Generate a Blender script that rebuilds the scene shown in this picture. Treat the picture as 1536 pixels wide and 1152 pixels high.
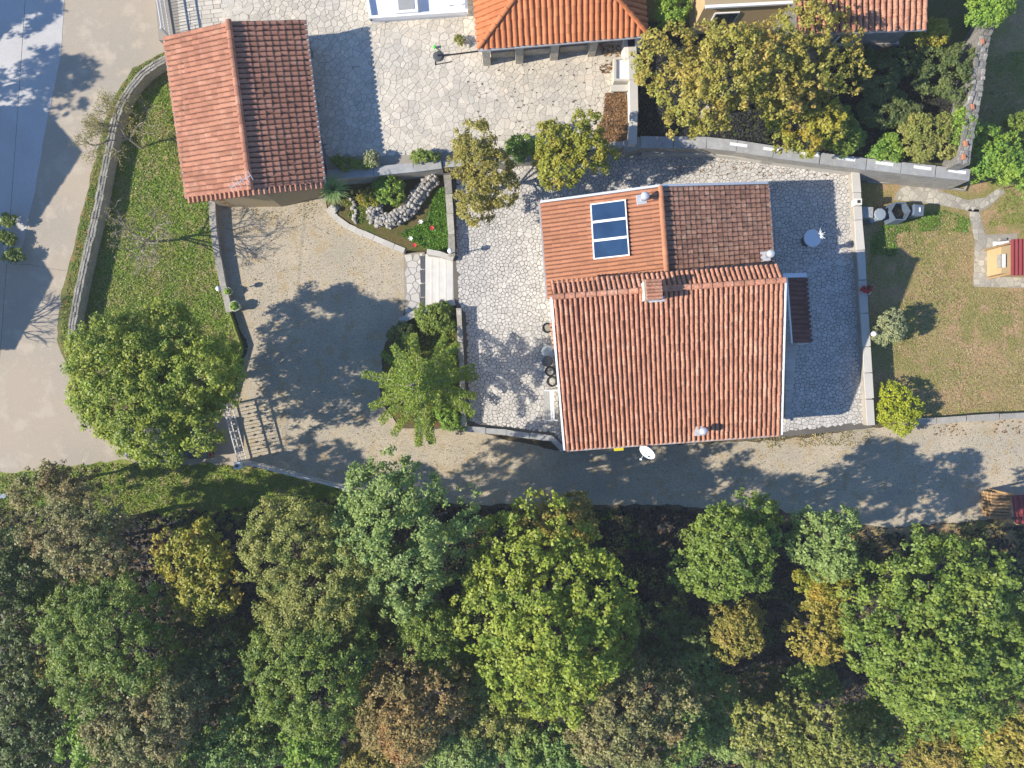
import bpy, math, random
import numpy as np
from mathutils import Vector, Matrix, noise

for o in list(bpy.data.objects): bpy.data.objects.remove(o, do_unlink=True)
scn = bpy.context.scene
COL = scn.collection
RAD = math.radians
# ------------------------------------------------------------------ camera, sky, sun, exposure
HC = 36.0                                   # drone height above the driveway
cam_d = bpy.data.cameras.new('camera'); cam = bpy.data.objects.new('camera', cam_d); COL.objects.link(cam)
cam.location = (0, 0, HC); cam.rotation_euler = (0, 0, 0)
cam_d.sensor_width = 36; cam_d.lens = 36 * HC / 51.2; cam_d.clip_end = 2000; cam_d.clip_start = .5
scn.camera = cam
SUN_EL, SUN_AZ = RAD(33.5), RAD(12)         # light travels to +x, a little to +y
w = bpy.data.worlds.new('World'); scn.world = w; w.use_nodes = True
nt = w.node_tree; bg = nt.nodes['Background']
sky = nt.nodes.new('ShaderNodeTexSky'); sky.sky_type = 'NISHITA'; sky.sun_disc = False
sky.sun_elevation = SUN_EL; sky.sun_rotation = RAD(258); sky.air_density = 1.0; sky.dust_density = 0; sky.ozone_density = 8.0
nt.links.new(sky.outputs[0], bg.inputs[0]); bg.inputs[1].default_value = .145
sd = bpy.data.lights.new('sun', 'SUN'); sd.energy = 5.0; sd.angle = RAD(.53); sd.color = (1, .93, .82)
sun = bpy.data.objects.new('sun', sd); COL.objects.link(sun); sun.location = (-40, -10, 40)
sdir = Vector((math.cos(SUN_EL) * math.cos(SUN_AZ), math.cos(SUN_EL) * math.sin(SUN_AZ), -math.sin(SUN_EL)))
sun.rotation_euler = sdir.to_track_quat('-Z', 'Y').to_euler()
vs = scn.view_settings; vs.view_transform = 'Standard'; vs.look = 'None'; vs.gamma = 1; vs.exposure = .72
try: vs.use_curve_mapping = False
except Exception: pass

# ------------------------------------------------------------------ helpers
S = 30.0
def P(px, py, z=0.0):
    k = (HC - z) / HC
    return Vector(((px - 768) / S * k, (576 - py) / S * k, z))
def PL(pts, z): return [P(x, y, z) for x, y in pts]

def setp(o, label=None, cat=None, group=None, kind=None):
    if label: o['label'] = label
    if cat: o['category'] = cat
    if group: o['group'] = group
    if kind: o['kind'] = kind
    return o
def link(name, data, mat=None, parent=None):
    o = bpy.data.objects.new(name, data); COL.objects.link(o)
    if mat is not None and data is not None and not data.materials: data.materials.append(mat)
    if parent is not None:
        o.parent = parent
        if parent.type == 'EMPTY': o.matrix_parent_inverse = Matrix.Translation(parent.location).inverted()
    return o
def thing(name, loc, label, cat, group=None):
    o = bpy.data.objects.new(name, None); COL.objects.link(o); o.location = loc; o.empty_display_size = .2
    return setp(o, label, cat, group)
def mesh(name, v, f, smooth=False):
    m = bpy.data.meshes.new(name); m.from_pydata([tuple(a) for a in v], [], f); m.update()
    if smooth: m.polygons.foreach_set('use_smooth', [True] * len(m.polygons))
    return m
class MB:
    def __init__(s): s.v = []; s.f = []
    def add(s, v, f):
        n = len(s.v); s.v += [Vector(a) for a in v]; s.f += [[i + n for i in q] for q in f]; return s
    def box(s, c, size, rz=0.0, top=None):
        """box with base centre c; top = (sx, sy) scale of the upper face"""
        tx, ty = top or (1, 1); hx, hy, h = size[0] / 2, size[1] / 2, size[2]
        R = Matrix.Rotation(rz, 3, 'Z'); c = Vector(c)
        v = [(-hx, -hy, 0), (hx, -hy, 0), (hx, hy, 0), (-hx, hy, 0), (-hx * tx, -hy * ty, h), (hx * tx, -hy * ty, h), (hx * tx, hy * ty, h), (-hx * tx, hy * ty, h)]
        return s.add([c + R @ Vector(a) for a in v], [(3, 2, 1, 0), (4, 5, 6, 7), (0, 1, 5, 4), (1, 2, 6, 5), (2, 3, 7, 6), (3, 0, 4, 7)])
    def bar(s, a, b, wd, ht):
        a, b = Vector(a), Vector(b); d = (b - a).normalized()
        n = d.cross(Vector((0, 0, 1)))
        if n.length < 1e-3: n = Vector((1, 0, 0))
        n.normalize(); u = n.cross(d)
        v = [p + n * x * wd / 2 + u * y * ht / 2 for p in (a, b) for x, y in ((-1, -1), (1, -1), (1, 1), (-1, 1))]
        return s.add(v, [(3, 2, 1, 0), (4, 5, 6, 7), (0, 1, 5, 4), (1, 2, 6, 5), (2, 3, 7, 6), (3, 0, 4, 7)])
    def tube(s, pts, rads, seg=6, cap=True):
        pts = [Vector(p) for p in pts]; n0 = len(s.v); N = len(pts)
        if not hasattr(rads, '__len__'): rads = [rads] * N
        for i, p in enumerate(pts):
            d = (pts[min(i + 1, N - 1)] - pts[max(i - 1, 0)]).normalized()
            a = Vector((0, 0, 1)) if abs(d.z) < .9 else Vector((1, 0, 0))
            n = d.cross(a).normalized(); u = n.cross(d)
            for k in range(seg):
                t = 2 * math.pi * k / seg
                s.v.append(p + (n * math.cos(t) + u * math.sin(t)) * rads[i])
        for i in range(N - 1):
            for k in range(seg):
                a, b = n0 + i * seg + k, n0 + i * seg + (k + 1) % seg
                s.f.append([a, b, b + seg, a + seg])
        if cap:
            s.f.append([n0 + k for k in range(seg)][::-1]); s.f.append([n0 + (N - 1) * seg + k for k in range(seg)])
        return s
    def lathe(s, c, prof, seg=16):
        c = Vector(c); n0 = len(s.v)
        for r, z in prof:
            for k in range(seg):
                t = 2 * math.pi * k / seg; s.v.append(c + Vector((r * math.cos(t), r * math.sin(t), z)))
        for i in range(len(prof) - 1):
            for k in range(seg):
                a, b = n0 + i * seg + k, n0 + i * seg + (k + 1) % seg
                s.f.append([a, b, b + seg, a + seg])
        s.f.append([n0 + k for k in range(seg)][::-1]); s.f.append([n0 + (len(prof) - 1) * seg + k for k in range(seg)])
        return s
    def prism(s, poly, z0, z1=None):
        """poly: list of Vectors (their z is the top); z0 bottom"""
        n = len(poly); A = sum(poly[i].x * poly[(i + 1) % n].y - poly[(i + 1) % n].x * poly[i].y for i in range(n))
        if A < 0: poly = poly[::-1]
        top = [Vector((p.x, p.y, p.z if z1 is None else z1)) for p in poly]; bot = [Vector((p.x, p.y, z0)) for p in poly]
        return s.add(top + bot, [list(range(n)), [i + n for i in range(n)][::-1]] + [[i + n, (i + 1) % n + n, (i + 1) % n, i] for i in range(n)])
    def mesh(s, name, smooth=False): return mesh(name, s.v, s.f, smooth)
    def link(s, name, mat, parent=None, smooth=False): return link(name, s.mesh(name, smooth), mat, parent)

def inside(x, y, poly):
    r = False; n = len(poly); j = n - 1
    for i in range(n):
        xi, yi, xj, yj = poly[i][0], poly[i][1], poly[j][0], poly[j][1]
        if (yi > y) != (yj > y) and x < (xj - xi) * (y - yi) / (yj - yi) + xi: r = not r
        j = i
    return r
def inside_np(X, Y, poly):
    r = np.zeros(len(X), bool); n = len(poly); j = n - 1
    for i in range(n):
        xi, yi, xj, yj = poly[i][0], poly[i][1], poly[j][0], poly[j][1]
        if yi != yj:
            c = ((yi > Y) != (yj > Y)) & (X < (xj - xi) * (Y - yi) / (yj - yi) + xi); r ^= c
        j = i
    return r

# ------------------------------------------------------------------ materials
def mat(name, c1, c2=None, scale=1.0, c3=None, grain=.12, gscale=40, rough=.9, bump=.0, bscale=30, rnd=0.0, coord='pos', spec=.2, metal=0, contrast=.18, detail=4):
    """c1/c2 large patches by noise, c3 second patch layer, fine grain, per-island / per-object variation rnd"""
    m = bpy.data.materials.new(name); m.use_nodes = True; t = m.node_tree; N = t.nodes; L = t.links
    b = N['Principled BSDF']; b.inputs['Roughness'].default_value = rough; b.inputs['Specular IOR Level'].default_value = spec; b.inputs['Metallic'].default_value = metal
    geo = N.new('ShaderNodeNewGeometry')
    src = geo.outputs['Position']
    def nz(sc, det=detail, ro=.6):
        n = N.new('ShaderNodeTexNoise'); n.inputs['Scale'].default_value = sc; n.inputs['Detail'].default_value = det; n.inputs['Roughness'].default_value = ro
        L.new(src, n.inputs['Vector']); return n.outputs['Fac']
    def ramp(f, lo, hi):
        r = N.new('ShaderNodeMapRange'); r.inputs['From Min'].default_value = lo; r.inputs['From Max'].default_value = hi; L.new(f, r.inputs['Value']); return r.outputs[0]
    def mix(a, bb, f):
        x = N.new('ShaderNodeMix'); x.data_type = 'RGBA'
        for s, val in ((6, a), (7, bb)):
            if isinstance(val, tuple): x.inputs[s].default_value = (*val, 1)
            else: L.new(val, x.inputs[s])
        if isinstance(f, float): x.inputs[0].default_value = f
        else: L.new(f, x.inputs[0])
        return x.outputs[2]
    col = c1
    if c2: col = mix(c1, c2, ramp(nz(scale), .5 - contrast, .5 + contrast))
    if c3: col = mix(col, c3, ramp(nz(scale * 2.3 + .37), .52, .52 + contrast))
    if isinstance(col, tuple):
        rgb = N.new('ShaderNodeRGB'); rgb.outputs[0].default_value = (*col, 1); col = rgb.outputs[0]
    val = None
    if grain: 
        r = N.new('ShaderNodeMapRange'); r.inputs['From Min'].default_value = .25; r.inputs['From Max'].default_value = .75
        r.inputs['To Min'].default_value = 1 - grain * 2; r.inputs['To Max'].default_value = 1 + grain * 2
        L.new(nz(gscale, 3, .75), r.inputs['Value']); val = r.outputs[0]
    if rnd:
        oi = N.new('ShaderNodeObjectInfo'); a = N.new('ShaderNodeMath'); a.operation = 'ADD'
        L.new(oi.outputs['Random'], a.inputs[0]); L.new(geo.outputs['Random Per Island'], a.inputs[1])
        fr = N.new('ShaderNodeMath'); fr.operation = 'FRACT'; L.new(a.outputs[0], fr.inputs[0])
        r = N.new('ShaderNodeMapRange'); r.inputs['To Min'].default_value = 1 - rnd; r.inputs['To Max'].default_value = 1 + rnd
        L.new(fr.outputs[0], r.inputs['Value'])
        if val is None: val = r.outputs[0]
        else:
            mm = N.new('ShaderNodeMath'); mm.operation = 'MULTIPLY'; L.new(val, mm.inputs[0]); L.new(r.outputs[0], mm.inputs[1]); val = mm.outputs[0]
    if val is not None:
        sc = N.new('ShaderNodeVectorMath'); sc.operation = 'SCALE'; L.new(col, sc.inputs[0]); L.new(val, sc.inputs['Scale']); col = sc.outputs[0]
    L.new(col, b.inputs['Base Color'])
    if bump:
        bp = N.new('ShaderNodeBump'); bp.inputs['Strength'].default_value = bump; bp.inputs['Distance'].default_value = .05
        L.new(nz(bscale, 4, .7), bp.inputs['Height']); L.new(bp.outputs[0], b.inputs['Normal'])
    return m

def leafmat(name, c1, c2, c3=None, scale=.8, trans=.36, rnd=.36):
    m = bpy.data.materials.new(name); m.use_nodes = True; t = m.node_tree; N = t.nodes; L = t.links
    b = N['Principled BSDF']; b.inputs['Roughness'].default_value = .5; b.inputs['Specular IOR Level'].default_value = .35
    geo = N.new('ShaderNodeNewGeometry')
    def mix(a, bb, f):
        x = N.new('ShaderNodeMix'); x.data_type = 'RGBA'
        for s, val in ((6, a), (7, bb)):
            if isinstance(val, tuple): x.inputs[s].default_value = (*val, 1)
            else: L.new(val, x.inputs[s])
        L.new(f, x.inputs[0]); return x.outputs[2]
    def nz(sc, lo, hi):
        n = N.new('ShaderNodeTexNoise'); n.inputs['Scale'].default_value = sc; n.inputs['Detail'].default_value = 3; L.new(geo.outputs['Position'], n.inputs['Vector'])
        r = N.new('ShaderNodeMapRange'); r.inputs['From Min'].default_value = lo; r.inputs['From Max'].default_value = hi; L.new(n.outputs['Fac'], r.inputs['Value']); return r.outputs[0]
    col = mix(c1, c2, nz(scale, .35, .65))
    if c3: col = mix(col, c3, nz(scale * .7 + .21, .52, .68))
    r = N.new('ShaderNodeMapRange'); r.inputs['To Min'].default_value = 1 - rnd; r.inputs['To Max'].default_value = 1 + rnd
    L.new(geo.outputs['Random Per Island'], r.inputs['Value'])
    sc = N.new('ShaderNodeVectorMath'); sc.operation = 'SCALE'; L.new(col, sc.inputs[0]); L.new(r.outputs[0], sc.inputs['Scale'])
    L.new(sc.outputs[0], b.inputs['Base Color'])
    tr = N.new('ShaderNodeBsdfTranslucent'); L.new(sc.outputs[0], tr.inputs[0])
    ms = N.new('ShaderNodeMixShader'); ms.inputs[0].default_value = trans
    L.new(b.outputs[0], ms.inputs[1]); L.new(tr.outputs[0], ms.inputs[2]); L.new(ms.outputs[0], N['Material Output'].inputs[0])
    return m

M = {}
M['soil'] = mat('soil', (.10, .08, .05), (.15, .115, .07), .5, (.07, .075, .03), grain=.3, gscale=12, bump=.6, bscale=14)
M['road'] = mat('road', (.40, .33, .245), (.345, .30, .235), .22, (.44, .37, .28), contrast=.12, grain=.11, gscale=22, bump=.12, bscale=60)
M['pale'] = mat('pale', (.50, .48, .45), (.44, .42, .39), .5, grain=.10, gscale=25, bump=.15)
M['gravel'] = mat('gravel', (.44, .37, .265), (.36, .315, .235), .5, (.38, .30, .185), contrast=.13, grain=.22, gscale=16, bump=.35, bscale=22)
M['lawn'] = mat('lawn', (.16, .235, .03), (.22, .245, .045), .7, (.33, .27, .12), contrast=.10, grain=.34, gscale=16, bump=.8, bscale=24)
M['dry'] = mat('dry', (.33, .24, .11), (.235, .21, .065), .28, (.37, .245, .125), grain=.3, gscale=18, bump=.8, bscale=28, contrast=.08)
M['verge'] = mat('verge', (.09, .13, .025), (.19, .17, .06), .9, (.36, .17, .08), grain=.3, gscale=18, bump=.6)
M['gardensoil'] = mat('gardensoil', (.08, .10, .03), (.13, .12, .05), .6, (.07, .11, .025), grain=.3, gscale=14, bump=.8)
M['bed'] = mat('bed', (.16, .09, .045), (.09, .11, .02), .8, (.06, .09, .015), grain=.3, gscale=14, bump=.8)
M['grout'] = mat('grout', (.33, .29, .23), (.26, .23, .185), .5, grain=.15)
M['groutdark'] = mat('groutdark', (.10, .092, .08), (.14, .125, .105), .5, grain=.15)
M['paver'] = mat('paver', (.56, .50, .40), (.46, .42, .35), .6, (.60, .52, .41), grain=.10, gscale=18, rnd=.12, bump=.1)
M['paverw'] = mat('paverw', (.54, .505, .45), (.45, .425, .385), .5, grain=.12, gscale=22, rnd=.14, bump=.12)
M['pathstone'] = mat('pathstone', (.42, .38, .30), (.36, .33, .27), .6, grain=.12, gscale=22, rnd=.2, bump=.3)
M['rock'] = mat('rock', (.38, .355, .31), (.26, .24, .21), 3, (.48, .45, .40), grain=.2, gscale=20, rnd=.25, bump=.5)
M['wallstone'] = mat('wallstone', (.36, .33, .27), (.27, .25, .20), 2, (.44, .40, .33), grain=.2, gscale=20, rnd=.25, bump=.4)
M['oldstone'] = mat('oldstone', (.30, .28, .25), (.20, .19, .17), 1.5, grain=.25, gscale=14, rnd=.3, bump=.6)
M['concrete'] = mat('concrete', (.36, .33, .28), (.27, .25, .215), 1.2, (.40, .36, .30), grain=.18, gscale=20, bump=.2)
M['steps'] = mat('steps', (.60, .58, .53), (.54, .52, .48), 2, grain=.05)
M['coping'] = mat('coping', (.52, .48, .41), (.46, .43, .37), 1, grain=.06, rnd=.06, bump=.1)
M['greycap'] = mat('greycap', (.36, .36, .35), (.27, .27, .26), 1.5, (.40, .38, .34), grain=.16, rnd=.06, bump=.1)
M['plaster'] = mat('plaster', (.72, .67, .58), (.66, .61, .52), .6, grain=.04, bump=.1)
M['white'] = mat('white', (.78, .78, .77), (.74, .74, .73), 1, grain=.02, rough=.6)
M['whiteroof'] = mat('whiteroof', (.70, .72, .74), (.66, .68, .71), .4, grain=.03, rough=.7)
M['beige'] = mat('beige', (.36, .28, .17), (.32, .25, .15), .8, grain=.06)
M['ochre'] = mat('ochre', (.50, .36, .18), (.44, .32, .17), 1.5, grain=.05, rough=.8)
M['tile'] = mat('tile', (.46, .215, .13), (.385, .17, .10), .8, (.52, .28, .185), grain=.28, gscale=14, rnd=.20, rough=.85)
M['tilepan'] = mat('tilepan', (.20, .085, .05), (.15, .065, .04), 1.2, grain=.2, gscale=14, rough=.9)  # slightly dirty pan tiles, darkened further for the shade between cover tiles
M['tileorange'] = mat('tileorange', (.43, .195, .105), (.39, .17, .09), .7, grain=.07, gscale=14, rnd=.10, rough=.8)
M['tilenew'] = mat('tilenew', (.52, .19, .075), (.46, .155, .06), .9, grain=.07, rnd=.13, rough=.75)
M['tileold'] = mat('tileold', (.33, .175, .115), (.27, .135, .09), .9, (.40, .25, .17), grain=.2, gscale=14, rnd=.24, rough=.9)
M['tilegarage'] = mat('tilegarage', (.42, .195, .12), (.35, .155, .095), .7, (.44, .23, .15), grain=.15, rnd=.16, rough=.85)
M['panshade'] = mat('panshade', (.10, .055, .04), (.07, .045, .035), 1.5, grain=.25, rough=.95)  # roof deck painted dark as shade in the channels between tile columns
M['tiledark'] = mat('tiledark', (.16, .07, .06), (.12, .055, .05), 1, grain=.1, rnd=.2)
M['glassblue'] = mat('glassblue', (.022, .06, .13), (.012, .035, .085), .9, grain=.05, rough=.25, spec=.6)
M['window'] = mat('window', (.02, .025, .03), grain=0, rough=.08, spec=.7)
M['alu'] = mat('alu', (.62, .63, .64), grain=.03, rough=.4, metal=.4)
M['gutter'] = mat('gutter', (.42, .43, .44), grain=.05, rough=.5, metal=.2)
M['iron'] = mat('iron', (.30, .29, .28), (.24, .23, .22), 2, grain=.08, rough=.5, metal=.2)
M['ironpale'] = mat('ironpale', (.55, .53, .50), grain=.06, rough=.5)
M['dark'] = mat('dark', (.03, .03, .032), grain=.1, rough=.6)
M['darkgrey'] = mat('darkgrey', (.08, .085, .09), grain=.08, rough=.55)
M['bingrey'] = mat('bingrey', (.33, .33, .31), (.30, .30, .28), 2, grain=.05, rough=.6)
M['binblue'] = mat('binblue', (.24, .28, .30), grain=.05, rough=.55)
M['binslate'] = mat('binslate', (.10, .13, .17), grain=.05, rough=.5)
M['redmetal'] = mat('redmetal', (.28, .06, .06), (.24, .05, .05), 1, grain=.06, rough=.5)
M['wood'] = mat('wood', (.42, .27, .13), (.32, .20, .10), 4, grain=.15, rnd=.25)
M['bark'] = mat('bark', (.15, .125, .10), (.10, .08, .065), 5, grain=.2, bump=.5)
M['twig'] = mat('twig', (.34, .30, .24), (.24, .20, .15), 4, grain=.15)
M['carpaint'] = mat('carpaint', (.012, .02, .018), grain=0, rough=.18, spec=.6)
M['rubber'] = mat('rubber', (.02, .02, .02), grain=0, rough=.9)
M['red'] = mat('red', (.42, .02, .03), grain=.06, rough=.8)
M['navy'] = mat('navy', (.02, .02, .035), grain=.06, rough=.9)
M['skin'] = mat('skin', (.55, .36, .26), grain=0, rough=.6)
M['hair'] = mat('hair', (.05, .035, .025), grain=.1, rough=.7)
M['terra'] = mat('terra', (.45, .18, .09), grain=.08)
M['potpale'] = mat('potpale', (.45, .50, .36), grain=.08)
M['greenplastic'] = mat('greenplastic', (.08, .55, .06), grain=.0, rough=.4)
M['yellowplastic'] = mat('yellowplastic', (.6, .5, .03), grain=0, rough=.5)
M['deadleaf'] = leafmat('deadleaf', (.22, .12, .05), (.30, .17, .07), (.16, .08, .035), 2, .15)
M['paleleaf'] = leafmat('paleleaf', (.45, .38, .25), (.34, .26, .15), None, 2, .1)
M['darkflek'] = leafmat('darkflek', (.10, .07, .04), (.14, .10, .055), None, 2, .1)
M['grass'] = leafmat('grass', (.17, .27, .03), (.23, .28, .045), (.30, .28, .09), 1.0, .25)
M['grassbright'] = leafmat('grassbright', (.15, .30, .025), (.11, .23, .02), None, 1.0, .3)
M['grassdry'] = leafmat('grassdry', (.36, .27, .12), (.25, .235, .07), None, .4, .15)
M['flower_red'] = mat('flower_red', (.6, .05, .06), grain=0); M['flower_white'] = mat('flower_white', (.8, .78, .72), grain=0)
LM = dict(
 green=leafmat('leaf_green', (0.180, 0.258, 0.039), (0.252, 0.311, 0.050), (0.122, 0.198, 0.033)),
 bright=leafmat('leaf_bright', (0.187, 0.330, 0.045), (0.274, 0.383, 0.050), None),
 lime=leafmat('leaf_lime', (0.266, 0.337, 0.039), (0.338, 0.371, 0.045), (0.187, 0.264, 0.033)),
 yellow=leafmat('leaf_yellow', (0.372, 0.328, 0.039), (0.285, 0.304, 0.039), (0.422, 0.304, 0.044)),
 gold=leafmat('leaf_gold', (0.409, 0.328, 0.064), (0.298, 0.292, 0.049), (0.459, 0.328, 0.073), .6),
 silver=leafmat('leaf_silver', (0.248, 0.337, 0.088), (0.310, 0.390, 0.112), (0.174, 0.258, 0.056)),
 olive=leafmat('leaf_olive', (0.274, 0.290, 0.062), (0.338, 0.324, 0.079), (0.202, 0.251, 0.050)),
 oliveb=leafmat('leaf_oliveb', (0.347, 0.292, 0.059), (0.273, 0.257, 0.049), (0.384, 0.292, 0.069)),
 yolive=leafmat('leaf_yolive', (0.335, 0.328, 0.034), (0.260, 0.281, 0.034), (0.397, 0.328, 0.039)),
 brown=leafmat('leaf_brown', (0.335, 0.228, 0.078), (0.273, 0.234, 0.073), (0.397, 0.222, 0.069), .6),
 greybrown=leafmat('leaf_greybrown', (0.291, 0.252, 0.098), (0.236, 0.252, 0.083), (0.335, 0.246, 0.098), .6),
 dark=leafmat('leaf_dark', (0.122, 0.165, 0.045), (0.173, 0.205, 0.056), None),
 bluegreen=leafmat('leaf_bluegreen', (0.216, 0.318, 0.073), (0.158, 0.251, 0.056), (0.274, 0.344, 0.067)),
 conifer=leafmat('leaf_conifer', (0.223, 0.316, 0.034), (0.285, 0.351, 0.039), (0.136, 0.222, 0.029), 1.2),
 sphere=leafmat('leaf_sphere', (0.397, 0.421, 0.025), (0.322, 0.374, 0.025), None),
 greyshrub=leafmat('leaf_grey', (0.372, 0.386, 0.196), (0.273, 0.304, 0.137), None),
 spiky=leafmat('leaf_spiky', (0.322, 0.421, 0.176), (0.223, 0.351, 0.127), None))
RAG = dict(lane=2.0, driveway=2.2, verge=2.5, road_verge=5, east_verge=6, pale_concrete_strip=1.0, lawn_path=1.2)
def ragged(pts, amp, seed=0, step=9):
    r_ = random.Random(seed); out = []
    for i in range(len(pts)):
        a, b = pts[i], pts[(i + 1) % len(pts)]; n = max(1, int(math.hypot(b[0] - a[0], b[1] - a[1]) / step))
        if math.hypot(b[0] - a[0], b[1] - a[1]) > 350: n = min(n, 60)
        for k in range(n):
            t = k / n; x, y = a[0] + (b[0] - a[0]) * t, a[1] + (b[1] - a[1]) * t
            q = noise.noise(Vector((x * .06, y * .06, seed))) * amp * 1.6 + r_.uniform(-amp, amp) * .5
            out.append((x + q * (b[1] - a[1]) / (abs(b[0] - a[0]) + abs(b[1] - a[1]) + 1e-6), y - q * (b[0] - a[0]) / (abs(b[0] - a[0]) + abs(b[1] - a[1]) + 1e-6)))
    return out
def structure(name, polypx, z, m, z0=None):
    if name in RAG: polypx = ragged(polypx, RAG[name], len(name))
    poly = PL(polypx, z)
    mb = MB().prism(poly, z - .25 if z0 is None else z0)
    o = mb.link(name, M[m]); o['kind'] = 'structure'; return o

RAG = dict(lane=2.0, driveway=2.2, verge=2.5, road_verge=5, east_verge=6, pale_concrete_strip=1.0, lawn_path=1.2)
# ------------------------------------------------------------------ ground and levels
g = MB().add([(-200, -200, -.03), (200, -200, -.03), (200, 200, -.03), (-200, 200, -.03)], [(0, 1, 2, 3)]).link('ground', M['soil']); g['kind'] = 'structure'
ZY, ZT, ZG, ZL, ZW, ZB = 1.5, .8, 1.6, .2, .35, .5    # upper yard, house terrace, upper garden, east lawn, west lawn, beds
structure('lane', [(-700, -400), (240, -400), (234, 0), (252, 75), (200, 105), (165, 160), (130, 300), (95, 440), (88, 510), (105, 555), (130, 600), (180, 640), (345, 612), (362, 700), (150, 714), (0, 738), (-700, 776)], .004, 'road')
structure('pale_concrete_strip', [(-260, -300), (106, -300), (96, 20), (90, 90), (70, 180), (52, 290), (42, 330), (28, 395), (8, 395), (0, 330), (-260, 330)], .012, 'pale')
structure('driveway', [(318, 295), (490, 278), (492, 312), (545, 350), (607, 376), (607, 470), (575, 520), (570, 600), (600, 642), (700, 645), (835, 675), (1175, 660), (1320, 640), (1600, 616), (1900, 600), (1900, 740), (1560, 772), (1330, 792), (1200, 772), (1000, 757), (700, 757), (530, 733), (362, 692), (346, 612), (372, 520), (340, 440)], .008, 'gravel')
structure('verge', [(254, 72), (200, 102), (163, 158), (128, 298), (93, 438), (86, 510), (103, 556), (128, 602), (160, 560), (120, 480), (185, 160), (260, 95)], .06, 'verge', -.2)
structure('west_lawn', [(256, 85), (215, 108), (180, 150), (158, 230), (140, 340), (114, 450), (109, 510), (125, 560), (150, 600), (240, 615), (340, 600), (362, 520), (345, 470), (322, 380), (316, 290), (300, 100)], ZW, 'lawn', -.2)
structure('road_verge', [(-40, 716), (150, 693), (362, 697), (525, 734), (515, 800), (380, 790), (200, 775), (-40, 790)], .01, 'lawn')
structure('east_verge', [(1195, 790), (1330, 796), (1560, 776), (1800, 770), (1800, 860), (1560, 860), (1330, 850), (1200, 830)], .01, 'dry')
structure('upper_yard', [(212, -260), (238, 60), (440, 70), (491, 256), (660, 243), (800, 236), (944, 213), (952, -260)], ZY, 'grout', -.2)
structure('upper_garden', [(952, -260), (944, 213), (1060, 213), (1160, 226), (1452, 262), (1446, 200), (1500, 0), (1520, -260)], ZG, 'gardensoil', -.2)
structure('east_lawn', [(1282, 252), (1452, 262), (1446, 200), (1500, -20), (1560, -260), (1900, -260), (1900, 600), (1600, 614), (1312, 636)], ZL, 'dry', -.2)
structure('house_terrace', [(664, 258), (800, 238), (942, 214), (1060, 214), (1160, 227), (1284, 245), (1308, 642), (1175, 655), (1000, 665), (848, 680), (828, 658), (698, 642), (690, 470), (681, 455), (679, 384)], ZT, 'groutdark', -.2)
structure('garden_bed', [(490, 260), (662, 246), (675, 384), (640, 376), (604, 374), (545, 346), (512, 326), (494, 308)], ZB, 'bed', -.2)
structure('planting_bed', [(606, 478), (640, 462), (680, 452), (690, 470), (696, 640), (640, 640), (600, 636), (572, 600), (578, 520)], .4, 'bed', -.2)

for cp in ([(30, 396), (55, 399), (80, 404), (101, 406)],):
    cm = MB(); rc_ = random.Random(len(cp) + cp[0][0])
    for a_, b_ in zip(cp, cp[1:]):
        for k in range(4):
            q0, q1 = [(a_[0] + (b_[0] - a_[0]) * t + rc_.uniform(-1, 1), a_[1] + (b_[1] - a_[1]) * t + rc_.uniform(-1, 1)) for t in (k / 4, (k + 1) / 4)]
            cm.bar(P(*q0, .006), P(*q1, .006), .012, .004)
    cm.link('crack', M['darkgrey'], bpy.data.objects['lane'])

# ------------------------------------------------------------------ crazy paving: every stone a polygon with its own edge
def voronoi(rng, polypx, z, sp, jitter=.92, drop=.12, squash=1.0):
    poly = [(p.x, p.y) for p in PL(polypx, z)]
    xs = [p[0] for p in poly]; ys = [p[1] for p in poly]
    nx = int((max(xs) - min(xs)) / sp) + 3; ny = int((max(ys) - min(ys)) / sp) + 3
    G = {}
    for i in range(-1, nx + 1):
        for j in range(-1, ny + 1):
            if rng.random() < drop: continue
            G[i, j] = (min(xs) + (i + .5 + (rng.random() - .5) * jitter) * sp, min(ys) + (j + .5 + (rng.random() - .5) * jitter) * sp)
    out = []
    for (i, j), (x, y) in G.items():
        if not inside(x, y, poly): continue
        R = sp * 1.6
        c = [(x - R, y - R), (x + R, y - R), (x + R, y + R), (x - R, y + R)]
        for a in range(-2, 3):
            for b in range(-2, 3):
                if (a or b) and (i + a, j + b) in G:
                    qx, qy = G[i + a, j + b]; dx, dy = qx - x, qy - y; k = (qx * qx + qy * qy - x * x - y * y) / 2
                    n = []; m = len(c)
                    for t in range(m):
                        p, q = c[t], c[(t + 1) % m]; fp = p[0] * dx + p[1] * dy - k; fq = q[0] * dx + q[1] * dy - k
                        if fp <= 0: n.append(p)
                        if (fp < 0) != (fq < 0) and fp != fq:
                            s = fp / (fp - fq); n.append((p[0] + (q[0] - p[0]) * s, p[1] + (q[1] - p[1]) * s))
                    c = n
                    if len(c) < 3: break
            if len(c) < 3: break
        if len(c) < 3: continue
        c2 = []
        for (vx, vy) in c:                        # pull vertices that stick out back to the border
            if not inside(vx, vy, poly):
                lo, hi = 0.0, 1.0
                for _ in range(7):
                    mid = (lo + hi) / 2
                    if inside(x + (vx - x) * mid, y + (vy - y) * mid, poly): lo = mid
                    else: hi = mid
                vx, vy = x + (vx - x) * lo, y + (vy - y) * lo
            c2.append((vx, vy))
        out.append(c2)
    return out
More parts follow.
